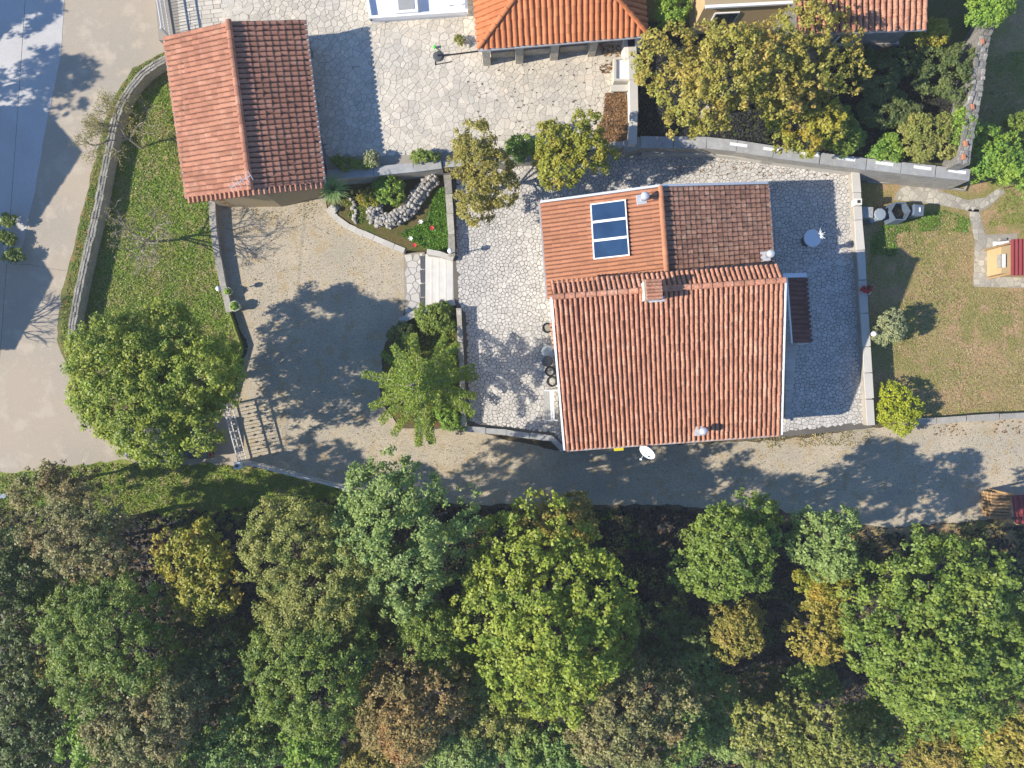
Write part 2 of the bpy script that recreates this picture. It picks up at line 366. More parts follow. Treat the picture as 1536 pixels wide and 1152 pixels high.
def paving(parent, cells, z, m, rng, joint, h=.012, exclude=(), limit=300, near=None):
    poly = []
    for c in cells:
        cx = sum(p[0] for p in c) / len(c); cy = sum(p[1] for p in c) / len(c)
        if any(inside(cx, cy, e) for e in exclude): continue
        r = sum(math.hypot(p[0] - cx, p[1] - cy) for p in c) / len(c)
        if r < .05: continue
        k = max(.5, 1 - joint * (.7 + .6 * rng.random()) / r)
        poly.append((r, [(cx + (p[0] - cx) * k, cy + (p[1] - cy) * k) for p in c], cx, cy))
    poly.sort(key=lambda a: -a[0])
    rest = MB(); hh = lambda: z + h * (.6 + .8 * rng.random())
    for i, (r, c, cx, cy) in enumerate(poly):
        t = hh(); n = len(c)
        v = [(p[0], p[1], t) for p in c] + [(cx + (p[0] - cx) * 1.03, cy + (p[1] - cy) * 1.03, z - .004) for p in c]
        f = [list(range(n))] + [[a + n, (a + 1) % n + n, (a + 1) % n, a] for a in range(n)]
        if i < limit: link('paving_stone', mesh('paving_stone', v, f), M[m], parent)
        else: rest.add(v, f)
    if rest.v: setp(rest.link('small_paving_stones', M[m], parent), kind='stuff')
rng = random.Random(5)
O = bpy.data.objects
hip_foot = [(p.x, p.y) for p in PL([(722, 80), (965, 62), (965, -240), (716, -240)], ZY)]
garage_foot = [(p.x, p.y) for p in PL([(262, 60), (455, 40), (478, 270), (290, 290)], 2.6)]
white_foot = [(p.x, p.y) for p in PL([(556, 30), (700, 18), (696, -240), (530, -240)], ZY)]
paving(O['upper_yard'], voronoi(rng, [(330, -60), (335, 45), (445, 72), (490, 236), (560, 236), (660, 230), (800, 226), (935, 204), (946, -60)], ZY, .22, 1.0, .36), ZY, 'paver', rng, .014, exclude=(hip_foot, garage_foot, white_foot))
# rectangular laid setts below the iron railing
k = 0
for r in range(13):
    x = 262 - (r * 1.0); y0 = -30 + r * 6.5
    while x < 332:
        wd = rng.uniform(9, 19); a = PL([(x + r * 1.6, y0 - x * .11 + 26), (x + wd + r * 1.6, y0 - (x + wd) * .11 + 26)], ZY); x += wd
        d = Vector((.03, -.185, 0))
        q = [a[0] + Vector((.03, 0, 0)), a[1], a[1] + d, a[0] + d + Vector((.03, 0, 0))]
        n = MB(); n.prism([Vector((p.x, p.y, ZY + .012)) for p in q], ZY - .01); n.link('sett', M['paver'], O['upper_yard'])
        a[0].z += 0
house_foot = [(p.x, p.y) for p in [P(815, 305, 3.6), P(1150, 285, 3.6), P(1165, 640, 3.7), P(850, 665, 3.7), P(836, 440, 3.7)]]
paving(O['house_terrace'], voronoi(rng, [(684, 262), (800, 246), (942, 224), (1060, 224), (1160, 236), (1276, 250), (1298, 636), (1175, 648), (1000, 660), (852, 672), (828, 650), (704, 634), (698, 470), (688, 458), (684, 384)], ZT, .15, 1.0, .3), ZT, 'paverw', rng, .016, exclude=(house_foot,))
# stone path and patio on the east lawn
paths = [([(1352, 278), (1400, 282), (1452, 300), (1478, 296), (1500, 280), (1508, 288), (1482, 312), (1470, 318), (1452, 316), (1400, 306), (1340, 300)], 'lawn_path'),
         ([(1452, 314), (1468, 314), (1478, 352), (1526, 350), (1526, 362), (1540, 378), (1540, 432), (1460, 430), (1462, 360)], 'lawn_patio')]
for pp, nm in paths:
    o = structure(nm, pp, ZL + .006, 'grout'); paving(o, voronoi(rng, pp, ZL + .006, .27, 1.0, .2), ZL + .006, 'pathstone', rng, .022)
lp = [(1300, 252), (1452, 264), (1450, 275), (1350, 276), (1300, 268)]

# ------------------------------------------------------------------ walls
CJ = random.Random(12)
def wall(name, pts, ztop, wpx, m, label, z0=-.1, cap=None, capm=None, caplen=.9, cat='wall', group=None, caph=.06, capover=.04, inset=None):
    """pts: px centre line at the top; a body plus cap stones, each a part"""
    v = [P(x, y, ztop) for x, y in pts]
    t = thing(name, (v[0].x, v[0].y, max(z0, 0)), label, cat, group)
    wd = wpx / S
    def off(i, s):
        d = (v[min(i + 1, len(v) - 1)] - v[max(i - 1, 0)]).normalized(); n = Vector((-d.y, d.x, 0)); return v[i] + n * s
    L = [off(i, wd / 2) for i in range(len(v))]; R = [off(i, -wd / 2) for i in range(len(v))]
    MB().prism([Vector((p.x, p.y, ztop - (caph if cap else 0))) for p in L + R[::-1]], z0).link('wall_body', M[m], t)
    if cap:
        for i in range(len(v) - 1):
            n = max(1, round((v[i + 1] - v[i]).length / caplen))
            for k in range(n):
                a, b = k / n + .006, (k + 1) / n - .006
                dn = (L[i] - R[i]).normalized() * capover
                jj = lambda: Vector((CJ.uniform(-.018, .018), CJ.uniform(-.018, .018), 0)); zz = CJ.uniform(-.006, .012)
                q = [R[i].lerp(R[i + 1], a) - dn + jj(), R[i].lerp(R[i + 1], b) - dn + jj(), L[i].lerp(L[i + 1], b) + dn + jj(), L[i].lerp(L[i + 1], a) + dn + jj()]
                MB().prism([Vector((p.x, p.y, ztop + zz)) for p in q], ztop - caph + .003).link('cap_stone', M[capm or m], t)
    return t
# dry-stone boundary wall, stones laid lengthwise
pts = [(254, 86), (232, 97), (213, 111), (197, 130), (184, 150), (175, 172), (168, 200), (161, 235), (155, 265), (149, 300), (142, 330), (134, 362), (126, 398), (119, 430), (113, 460), (108, 488), (108, 508), (113, 524)]
bw = wall('dry_stone_wall', pts, .98, 11, 'wallstone', 'long curved dry stone wall edging the grass beside the lane', z0=-.1)
vv = [P(x, y, 1.0) for x, y in pts]
rr = random.Random(3)
for row in range(3):
    for i in range(len(vv) - 1):
        a, b = vv[i], vv[i + 1]; d = b - a; n = Vector((-d.y, d.x, 0)).normalized(); ln = d.length; s = 0
        while s < ln - .06:
            l = min(rr.uniform(.22, .5), ln - s)
            o_ = (row - 1) * .135 + rr.uniform(-.015, .015)
            p, q = a + d * (s / ln) + n * o_, a + d * ((s + l * .95) / ln) + n * (o_ + rr.uniform(-.02, .02)); h = rr.uniform(.0, .05)
            m_ = MB(); wd = rr.uniform(.045, .062)
            m_.add([p - n * wd + Vector((0, 0, -.06)), q - n * wd + Vector((0, 0, -.06)), q + n * wd + Vector((0, 0, -.06)), p + n * wd + Vector((0, 0, -.06)),
                    p - n * wd * .8 + Vector((0, 0, h)), q - n * wd * .7 + Vector((0, 0, h + .01)), q + n * wd * .8 + Vector((0, 0, h)), p + n * wd * .7 + Vector((0, 0, h - .01))],
                   [(4, 5, 6, 7), (0, 1, 5, 4), (1, 2, 6, 5), (2, 3, 7, 6), (3, 0, 4, 7)])
            m_.link('stone', M['wallstone'], bw); s += l
wall('driveway_wall', [(317, 296), (320, 340), (326, 385), (335, 430), (344, 468)], .43, 7, 'concrete', 'low concrete wall between grass and gravel beside two potted plants', cap=1, capm='concrete', caplen=1.2)
wall('retaining_wall', [(490, 262), (560, 257), (620, 251), (662, 246)], 1.75, 11, 'concrete', 'grey capped retaining wall between stone yard and rockery bed', cap=1, capm='greycap', caplen=1.9)
wall('retaining_wall', [(664, 246), (730, 242), (800, 237), (880, 226), (940, 216)], 1.62, 7, 'concrete', 'low retaining wall behind the two small garden trees', cap=1, capm='greycap', caplen=1.6)
rw = wall('retaining_wall', [(938, 219), (960, 213), (1060, 214), (1105, 219), (1160, 228), (1300, 246), (1456, 263)], 1.95, 14, 'concrete', 'long retaining wall behind the solar panel house with white strips along its top', cap=1, capm='greycap', caplen=1.85)
for x, y in [(1108, 217), (1158, 224), (1215, 231), (1270, 238), (1327, 245), (1384, 251.5), (1436, 257)]:  # white strips laid on the cap stones at intervals
    a, b = P(x - 13, y - 1.5, 1.955), P(x + 13, y + 2, 1.955); MB().bar(a, b, .14, .02).link('white_strip', M['white'], rw)
lg_ = [P(x, y, 1.0) for x, y in [(962, 231), (1060, 230), (1105, 235), (1160, 243), (1282, 259)]]
for i in range(len(lg_) - 1): MB().bar(lg_[i], lg_[i + 1], .2, .4).link('base_ledge', M['coping'], rw)
wall('yard_wall', [(948, 66), (950, 120), (951, 170), (949, 216)], 2.35, 9, 'plaster', 'pale wall at the end of the stone yard beside the autumn tree', z0=1.4, cap=1, capm='coping', caplen=1.3)
wall('terrace_wall', [(1283, 248), (1288, 330), (1294, 420), (1300, 520), (1307, 638)], 1.3, 9, 'concrete', 'long low wall between shaded terrace and lawn', cap=1, capm='coping', caplen=1.5, caph=.08)
wall('bed_wall', [(671, 262), (675, 320), (678, 384)], 1.25, 7, 'concrete', 'capped wall between rockery bed and white terrace', cap=1, capm='wallstone', caplen=.9)
wall('bed_wall', [(688, 462), (692, 540), (696, 640)], 1.3, 5, 'concrete', 'capped wall between conifer bed and white terrace', cap=1, capm='wallstone', caplen=.9)
wall('stair_wall', [(640, 377), (660, 381), (680, 388)], 1.1, 5, 'concrete', 'slanting low wall on the rockery side of the white steps', cap=1, capm='coping', caplen=.5)
wall('stair_wall', [(600, 482), (622, 470), (650, 461), (682, 453)], .85, 7, 'concrete', 'slanting low wall on the conifer side of the white steps', cap=1, capm='coping', caplen=.6)
wall('bed_kerb', [(491, 312), (505, 328), (522, 340), (545, 350), (575, 363), (606, 376)], .55, 6, 'concrete', 'curved pale kerb around the rockery bed by the gravel', cap=1, capm='coping', caplen=.5)
wall('bed_kerb', [(697, 643), (760, 649), (828, 658), (846, 675)], 1.05, 6, 'concrete', 'stepped parapet at the road end of the white terrace', cap=1, capm='greycap', caplen=1.2)
wall('lawn_wall', [(1360, 634), (1450, 628), (1600, 620)], .55, 7, 'concrete', 'low concrete wall between dry lawn and gravel road', cap=1, capm='concrete', caplen=1.8)
wall('bed_edging', [(1300, 272), (1360, 275), (1420, 281), (1448, 285), (1453, 272)], .33, 2.5, 'concrete', 'thin edging strip below the retaining wall on the lawn', cap=None)
ow = wall('old_stone_wall', [(1520, -60), (1498, 12), (1478, 48), (1472, 80), (1462, 150), (1452, 200), (1446, 246)], 2.9, 16, 'oldstone', 'tall old rubble stone wall with bits of orange tile', z0=.1)
vv = [P(x, y, 2.9) for x, y in [(1520, -60), (1498, 12), (1478, 48), (1472, 80), (1462, 150), (1452, 200), (1446, 246)]]
for i in range(len(vv) - 1):
    a, b = vv[i], vv[i + 1]; d = b - a; n = Vector((-d.y, d.x, 0)).normalized(); s = 0
    while s < d.length - .1:
        l = rr.uniform(.2, .36)
        for o_ in (-.17, .03, .18):
            c = a + d.normalized() * (s + l / 2) + n * (o_ + rr.uniform(-.03, .03))
            MB().box((c.x, c.y, 2.84), (l * .92, .17, rr.uniform(.08, .16)), math.atan2(d.y, d.x) + rr.uniform(-.15, .15), (.8, .8)).link('stone', M['oldstone'], ow)
        s += l
for x, y in [(1474, 62), (1459, 160), (1449, 215), (1446, 235)]:
    c = P(x, y, 3.0); MB().box((c.x, c.y, 2.93), (.14, .26, .1), .1, (.85, .9)).link('tile_fragment', M['terra'], ow)

# ------------------------------------------------------------------ white steps
st = thing('garden_steps', P(640, 425, 0), 'white stone steps with a dark grate strip rising to the terrace', 'steps')
q = PL([(605, 380), (637, 378), (637, 465), (607, 474)], .03); MB().prism(q, -.05).link('landing', M['grout'], st)
land = [o for o in st.children if o.name.startswith('landing')][0]
for c in voronoi(rng, [(606, 382), (634, 380), (634, 464), (608, 472)], .03, .34):
    cx = sum(p[0] for p in c) / len(c); cy = sum(p[1] for p in c) / len(c)
    MB().prism([Vector((cx + (p[0] - cx) * .9, cy + (p[1] - cy) * .9, .045)) for p in c], .02).link('landing_stone', M['paverw'], land)
for i in range(4):
    q = PL([(630, 384 + i * 21), (637, 384 + i * 21), (637.5, 403 + i * 21), (631, 403 + i * 21)], .05); MB().prism(q, .0).link('grate', M['darkgrey'], st)
for i in range(4):
    z = .16 * (i + 1); x0 = 638 + i * 10.5
    q = PL([(x0, 381 + i * 2), (x0 + 13.5, 382 + i * 2), (x0 + 13.5, 462 - i * 2), (x0, 466 - i * 2)], z); td = MB().prism(q, -.05).link('tread', M['steps'], st); MB().prism(PL([(x0 + 9.6, 383 + i * 2), (x0 + 10.8, 383 + i * 2), (x0 + 10.8, 463 - i * 2), (x0 + 9.6, 464 - i * 2)], z + .006), z - .01).link('joint', M['concrete'], td)

# ------------------------------------------------------------------ roofs: every cover tile is geometry
def tile_mesh(name, wd, ln, h, thick=.022, seg=6):
    v = []; f = []
    def ring(y, w_, hh, z):
        for i in range(seg + 1):
            t = math.pi * i / seg; v.append((-math.cos(t) * w_ / 2, y, math.sin(t) * hh + z))
    ring(-ln / 2, wd * .88, h * .86, -.004)      # upper end, tucked under the next row
    ring(ln / 2, wd, h, .022)
    ring(ln / 2, wd - thick * 2, h - thick, .010)
    n = seg + 1
    for r in range(2):
        for i in range(seg): f.append([r * n + i + 1, r * n + i, (r + 1) * n + i, (r + 1) * n + i + 1])
    m = mesh(name, v, f)
    return m
TILE = {}
def roof_slope(house, poly, tm, pan, pitch=.245, expo=.36, h=.075, cover=.78, name='roof', deck=.10, limit=300, jit=.012, seed=1, skip=(), order='top'):
    """poly: planar 3-D polygon; tiles run down the steepest line; returns the roof part"""
    r_ = random.Random(seed)
    n = Vector((0, 0, 0))
    for i in range(1, len(poly) - 1): n += (poly[i] - poly[0]).cross(poly[i + 1] - poly[0])
    n.normalize()
    if n.z < 0: n = -n
    up = (Vector((0, 0, 1)) - n * n.z).normalized(); dn = -up; ac = dn.cross(n).normalized()
    # follow the longer real edge so that columns run parallel to the verge
    best = None
    for i in range(len(poly)):
        e = (poly[(i + 1) % len(poly)] - poly[i])
        c = e.normalized().dot(dn)
        if abs(c) > .97 and (best is None or e.length > best[0]): best = (e.length, e.normalized() * (1 if c > 0 else -1))
    if best: dn = (best[1] - n * best[1].dot(n)).normalized(); ac = dn.cross(n).normalized()
    o = poly[0]
    uv = [((p - o).dot(ac), (p - o).dot(dn)) for p in poly]
    low = [p - n * deck for p in poly]
    mb = MB(); k = len(poly); fl = list(range(k))
    A = sum(uv[i][0] * uv[(i + 1) % k][1] - uv[(i + 1) % k][0] * uv[i][1] for i in range(k))
    mb.add(poly + low, [fl, [i + k for i in fl][::-1]] + [[i + k, (i + 1) % k + k, (i + 1) % k, i] for i in fl])
    roof = mb.link(name, M[pan], house)
    us = [a for a, b in uv]; vs_ = [b for a, b in uv]
    key = (round(pitch, 3), round(expo, 3), tm, h)
    if key not in TILE: TILE[key] = tile_mesh('roof_tile', pitch * cover, expo * 1.14, h); TILE[key].materials.append(M[tm])
    base = TILE[key]
    bv = [v.co.copy() for v in base.vertices]; bf = [list(p.vertices) for p in base.polygons]
    nc = max(1, round((max(us) - min(us)) / pitch)); nr = max(1, round((max(vs_) - min(vs_)) / expo))
    pu = (max(us) - min(us)) / nc; pv = (max(vs_) - min(vs_)) / nr
    spots = []
    for j in range(nr):
        for i in range(nc):
            u = min(us) + (i + .5) * pu; v = min(vs_) + (j + .5) * pv
            if not inside(u, v, uv): continue
            spots.append((j, i, u, v))
    quad = None
    if len(poly) == 4 and (poly[0] - poly[1] + poly[2] - poly[3]).length < .6:
        k0 = max(range(4), key=lambda i_: poly[i_].z + poly[(i_ + 1) % 4].z)
        quad = [poly[(k0 + i_) % 4] for i_ in range(4)]      # top a, top b, bottom b, bottom a
        spots = [(j, i, 0, 0) for j in range(nr) for i in range(nc)]
    V = []; F = []
    for q, (j, i, u, v) in enumerate(spots):
        if quad:
            fu, fv = (i + .5) / nc, (j + .5) / nr
            bse = quad[0].lerp(quad[1], fu).lerp(quad[3].lerp(quad[2], fu), fv); dq = (quad[3].lerp(quad[2], fu) - quad[0].lerp(quad[1], fu)).normalized(); dnl, acl = dq, dq.cross(n)
        else: bse, dnl, acl = o + ac * u + dn * v, dn, ac
        c = bse + acl * r_.uniform(-jit, jit) + dnl * r_.uniform(-jit, jit) * 1.5 + n * (.004 + r_.uniform(0, .006))
        if any(s(c) for s in skip): continue
        a2 = r_.uniform(-.03, .03); A_ = (acl * math.cos(a2) + dnl * math.sin(a2)); D_ = n.cross(A_)
        if D_.dot(dnl) < 0: A_ = -A_; D_ = n.cross(A_)
        mx = Matrix(((A_.x, D_.x, n.x, c.x), (A_.y, D_.y, n.y, c.y), (A_.z, D_.z, n.z, c.z), (0, 0, 0, 1)))
        if q < limit:
            t = bpy.data.objects.new('roof_tile', base); COL.objects.link(t); t.parent = roof; t.matrix_basis = mx
        else:
            b0 = len(V); V += [mx @ p for p in bv]; F += [[x + b0 for x in f] for f in bf]
    if V: setp(link('roof_tiles', mesh('roof_tiles', V, F), M[tm], roof), kind='stuff')
    return roof
def ridge_tiles(roof, a, b, tm, wd=.3, ln=.42, h=.11, lift=.03):
    a, b = Vector(a), Vector(b); d = b - a; n = max(1, round(d.length / ln)); d.normalize()
    key = ('ridge', tm, wd)
    if key not in TILE: TILE[key] = tile_mesh('ridge_tile', wd, ln * 1.12, h); TILE[key].materials.append(M[tm])
    s = d.cross(Vector((0, 0, 1))).normalized(); u = s.cross(d)
    for k in range(n):
        c = a.lerp(b, (k + .5) / n) + u * lift
        t = bpy.data.objects.new('ridge_tile', TILE[key]); COL.objects.link(t); t.parent = roof
        mx = Matrix(((s.x, d.x, u.x, c.x), (s.y, d.y, u.y, c.y), (s.z, d.z, u.z, c.z), (0, 0, 0, 1)))
        if mx.to_3x3().determinant() < 0: mx = Matrix(((-s.x, d.x, u.x, c.x), (-s.y, d.y, u.y, c.y), (-s.z, d.z, u.z, c.z), (0, 0, 0, 1)))
        t.matrix_basis = mx
def rect(q):
    """average four corners to a parallelogram (keeps each z pair)"""
    c = sum(q, Vector()) / 4; u = (q[1] - q[0] + q[2] - q[3]) / 4; v = (q[3] - q[0] + q[2] - q[1]) / 4
    return [c - u - v, c + u - v, c + u + v, c - u + v]
def window_on(house, a, b, t, z, wd, ht, mat_='window', frame='white', nm='window'):
    """a window set in the wall between ground points a and b at fraction t"""
    a, b = Vector((a[0], a[1], 0)), Vector((b[0], b[1], 0)); d = (b - a).normalized(); n = Vector((d.y, -d.x, 0)); c = a.lerp(b, t) + Vector((0, 0, z))
    f = MB().bar(c - d * (wd / 2 + .06) + n * .02, c + d * (wd / 2 + .06) + n * .02, .05, ht + .12).link(nm, M[frame], house)
    MB().bar(c - d * wd / 2 + n * .035, c + d * wd / 2 + n * .035, .05, ht).link('pane', M[mat_], f)
    MB().bar(c - d * (wd / 2 + .1) + n * .06 - Vector((0, 0, ht / 2 + .07)), c + d * (wd / 2 + .1) + n * .06 - Vector((0, 0, ht / 2 + .07)), .16, .05).link('sill', M['coping'], f)
def gutter(house, a, b, m='gutter', wd=.09, ht=.09): MB().bar(a, b, wd, ht).link('gutter', M[m], house)

# ---- the main house: gable wing with solar panels and the wide block in front
HS = thing('house', P(990, 480, ZT), 'large tiled house with solar panels and chimney on a white stone terrace', 'house')
rl, rr_ = P(832, 445, 6.1), P(1173, 421, 6.1); el, er = P(846, 675, 3.7), P(1173, 651, 3.7)
A = rect([rl, rr_, er, el])
for i, z in zip(range(4), (6.1, 6.1, 3.7, 3.7)): A[i].z = z
updir = ((A[0] - A[3]) + (A[1] - A[2])); updir.z = 0; updir.normalize()
Nn = [A[0] + updir * .62, A[1] + updir * .62]
for p in Nn: p.z = 5.72
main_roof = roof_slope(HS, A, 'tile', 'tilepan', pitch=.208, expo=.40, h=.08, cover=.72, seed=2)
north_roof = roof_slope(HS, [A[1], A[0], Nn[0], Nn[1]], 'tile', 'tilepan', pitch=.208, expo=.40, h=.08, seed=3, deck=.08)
ridge_tiles(main_roof, A[0] + Vector((0, 0, .03)), A[1] + Vector((0, 0, .03)), 'tile', wd=.26, ln=.44, h=.10)
# body of the block
ins = lambda p, q, d: p + (q - p).normalized() * d
xd = (A[1] - A[0]).normalized(); f0, f1, f2, f3 = A[0] + xd * .3 + updir * .35, A[1] - xd * .3 + updir * .35, A[2] - xd * .3 + updir * .45, A[3] + xd * .3 + updir * .45
slope_z = lambda s: 3.7 + (6.1 - 3.7) * s
def body(pts, z0, tops, m, house):
    n = len(pts); v = [Vector((p.x, p.y, z0)) for p in pts] + [Vector((p.x, p.y, t)) for p, t in zip(pts, tops)]
    mb = MB().add(v, [[i, (i + 1) % n, (i + 1) % n + n, i + n] for i in range(n)] + [[i + n for i in range(n)]])
    return mb.link('wall', M[m], house)
rA, rB = A[0] + xd * .3, A[1] - xd * .3
body([f3, f2, rB, f1, f0, rA], -.1, [3.7 + .1, 3.7 + .1, 5.98, 5.72, 5.72, 5.98], 'plaster', HS)
gutter(HS, A[3] - updir * .05 - Vector((0, 0, .1)), A[2] - updir * .05 - Vector((0, 0, .1)))
MB().bar(A[0] - xd * .07 - Vector((0, 0, .02)), A[3] - xd * .07 - Vector((0, 0, .02)), .08, .16).link('verge_board', M['white'], HS)
MB().bar(A[1] + xd * .06 - Vector((0, 0, .02)), A[2] + xd * .06 - Vector((0, 0, .02)), .07, .16).link('verge_board', M['white'], HS)
for t in (.15, .4, .65, .88): window_on(HS, f3, f2, t, 2.4, 1.1, 1.2)
for t in (.3, .7): window_on(HS, f2, rB, t, 2.3, 1.0, 1.2)
window_on(HS, rA, f3, .5, 2.0, 1.0, 2.0, nm='door')
# wing
zt, ze = 5.05, 3.6
tl, tm_, tr = P(811, 302, ze), P(990, 282, zt), P(1152, 277, ze)
bl, bm_, br = P(822, 452, ze), P(1001, 426, zt), P(1160, 412, ze)
WL = rect([tm_, bm_, bl, tl]); WR = rect([bm_, tm_, tr, br])
for q, zz in ((WL, (zt, zt, ze, ze)), (WR, (zt, zt, ze, ze))):
    for i in range(4): q[i].z = zz[i]
WL[0] = WR[1] = (WL[0] + WR[1]) / 2; WL[1] = WR[0] = (WL[1] + WR[0]) / 2
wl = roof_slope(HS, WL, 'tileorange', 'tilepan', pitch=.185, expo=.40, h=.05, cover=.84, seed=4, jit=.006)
wr = roof_slope(HS, WR, 'tileold', 'panshade', pitch=.215, expo=.265, h=.05, cover=.86, seed=5)
ridge_tiles(wl, WL[0] + Vector((0, 0, .05)), WL[1] + Vector((0, 0, .05)), 'tileorange', wd=.26, ln=.42, h=.12)
fx = (WR[2] - WL[3]); fx.z = 0; fx.normalize(); fy = (WL[0] - WL[1]); fy.z = 0; fy.normalize()
w0, w1, w2, w3 = WL[2] + fx * .3, WR[3] - fx * .3, WR[2] - fx * .3 - fy * .3, WL[3] + fx * .3 - fy * .3
rm0 = (WL[1]); rm1 = WL[0] - fy * .3
body([w0, w1, w2, rm1, w3], -.1, [3.62, 3.62, 3.62, 4.95, 3.62], 'plaster', HS)
gutter(HS, WL[3] - fx * .05 - Vector((0, 0, .06)), WL[2] - fx * .05 - Vector((0, 0, .06)))
gutter(HS, WR[2] + fx * .05 - Vector((0, 0, .06)), WR[3] + fx * .05 - Vector((0, 0, .06)))
MB().bar(WL[0] + fy * .06, WL[3] + fy * .06, .1, .12).link('verge_board', M['alu'], HS); MB().bar(WR[1] + fy * .06, WR[2] + fy * .06, .1, .12).link('verge_board', M['alu'], HS)
for t in (.25, .7): window_on(HS, w3, w0, t, 2.2, 1.0, 1.2)
for t in (.3, .7): window_on(HS, w1, w2, t, 2.2, 1.0, 1.2)
for t in (.2, .8): window_on(HS, w2, w3, t, 2.2, 1.0, 1.2)
# helper: point on a slope seen at a pixel
def on_plane(px, py, q, lift=0.0):
    n = (q[1] - q[0]).cross(q[3] - q[0]).normalized()
    if n.z < 0: n = -n
    o = Vector((0, 0, HC)); d = P(px, py, 0) - o; t = (q[0] - o).dot(n) / d.dot(n)
    return o + d * t + n * lift
nWL = (WL[1] - WL[0]).cross(WL[3] - WL[0]).normalized(); nWL = nWL if nWL.z > 0 else -nWL
SP = thing('solar_collector', on_plane(890, 345, WL, .05), 'row of three blue solar panels in a white frame on the orange roof', 'solar panel')
c4 = [on_plane(886, 307, WL), on_plane(939, 300, WL), on_plane(945, 384, WL), on_plane(891, 390, WL)]
for k in range(3):
    a, b = k / 3, (k + 1) / 3
    q = [c4[0].lerp(c4[3], a), c4[1].lerp(c4[2], a), c4[1].lerp(c4[2], b), c4[0].lerp(c4[3], b)]
    c = sum(q, Vector()) / 4
    def solid(qq, lo, hi): 
        m_ = MB(); m_.add([p + nWL * hi for p in qq] + [p + nWL * lo for p in qq], [(3, 2, 1, 0), (4, 5, 6, 7), (0, 1, 5, 4), (1, 2, 6, 5), (2, 3, 7, 6), (3, 0, 4, 7)]); return m_
    pf = solid(q, .03, .15).link('panel_frame', M['white'], SP)
    qi = [p.lerp(c, .0) for p in q]
    u = (q[1] - q[0]).normalized(); v = (q[3] - q[0]).normalized(); e = .055
    qi = [q[0] + u * e + v * e, q[1] - u * e + v * e, q[2] - u * e - v * e, q[3] + u * e - v * e]
    solid(qi, .145, .158).link('collector_glass', M['glassblue'], pf)
# chimney on the ridge, vents, antenna, dish
CH = thing('chimney', P(980, 437, 6.0), 'square tiled chimney straddling the ridge of the large house', 'chimney')
cc = P(980, 434, 6.9); ang = math.atan2(xd.y, xd.x)
MB().box((cc.x, cc.y, 5.5), (.62, .75, 1.35), ang).link('stack', M['plaster'], CH)
cap = MB().box((cc.x, cc.y, 6.85), (.72, .84, .06), ang).link('cap_slab', M['concrete'], CH)
ctop = cc; R3 = Matrix.Rotation(ang, 3, 'Z')
for i in range(6):
    o_ = R3 @ Vector((-.3 + 0, -.35 + i * .14, 0)); e_ = R3 @ Vector((.34, -.35 + i * .14, 0))
    MB().tube([Vector((cc.x, cc.y, 6.98)) + o_, Vector((cc.x, cc.y, 6.93)) + e_], .065, 6).link('cap_tile', M['tile'], cap)
fl = P(985, 449, 6.0); MB().box((fl.x, fl.y, 5.86), (.66, .22, .16), ang).link('flashing', M['alu'], CH)
def vent(px, py, q, label, ball=False):
    b = on_plane(px, py, q); t = thing('roof_vent', b, label, 'vent')
    MB().box((b.x, b.y, b.z - .05), (.42, .42, .16), ang + .05).link('flashing', M['alu'], t)
    MB().lathe((b.x + .05, b.y + .02, b.z + .08), [(.1, 0), (.1, .45), (.17, .46), (.19, .55), (.15, .66), (.05, .7)], 14).link('pipe', M['alu'], t, True)
vent(962, 300, WL, 'metal vent pipe beside the solar panels')
vent(1147, 385, WR, 'metal vent pipe on the brown tiles')
vent(1048, 646, A, 'metal vent pipe near the lower eave of the wide roof')
cb = on_plane(905, 296, WL)
SD = thing('satellite_dish', P(985, 668, 3.2), 'white satellite dish on an arm under the roof eave above the road', 'satellite dish')
c = P(972, 677, 3.5); wallp = Vector((c.x + .5, c.y + .55, 3.3))
prof = []
v = []; f = []; N_ = 16
ax = Vector((-.62, -.6, .5)).normalized(); s1 = ax.cross(Vector((0, 0, 1))).normalized(); s2 = s1.cross(ax)
for r, d in ((0.02, 0), (.16, .012), (.3, .04), (.4, .075)):
    for k in range(N_):
        t = 2 * math.pi * k / N_; v.append(c + (s1 * math.cos(t) + s2 * math.sin(t)) * r + ax * d)
for i in range(3):
    for k in range(N_): f.append([i * N_ + k, i * N_ + (k + 1) % N_, (i + 1) * N_ + (k + 1) % N_, (i + 1) * N_ + k])
link('dish', mesh('dish', v, f, True), M['white'], SD)
MB().bar(c - s2 * .3, c + ax * .5 - s2 * .12, .03, .03).link('feed_arm', M['alu'], SD)
MB().box(c + ax * .5 - s2 * .12 - Vector((0, 0, .06)), (.08, .08, .12)).link('receiver', M['white'], SD)
MB().tube([c - ax * .02, wallp], .03, 6).link('mount', M['alu'], SD)
yb = thing('gas_box', P(925, 672, 1.0), 'small yellow box on the wall under the eave', 'box')
fm = f3.lerp(f2, .24); MB().box((fm.x, fm.y - .55, 3.2), (.4, .28, .3), ang).link('cover', M['yellowplastic'], yb)
MB().bar(Vector((fm.x, fm.y - .6, 3.25)), Vector((fm.x, fm.y + .1, 3.25)), .1, .1).link('bracket', M['alu'], yb)
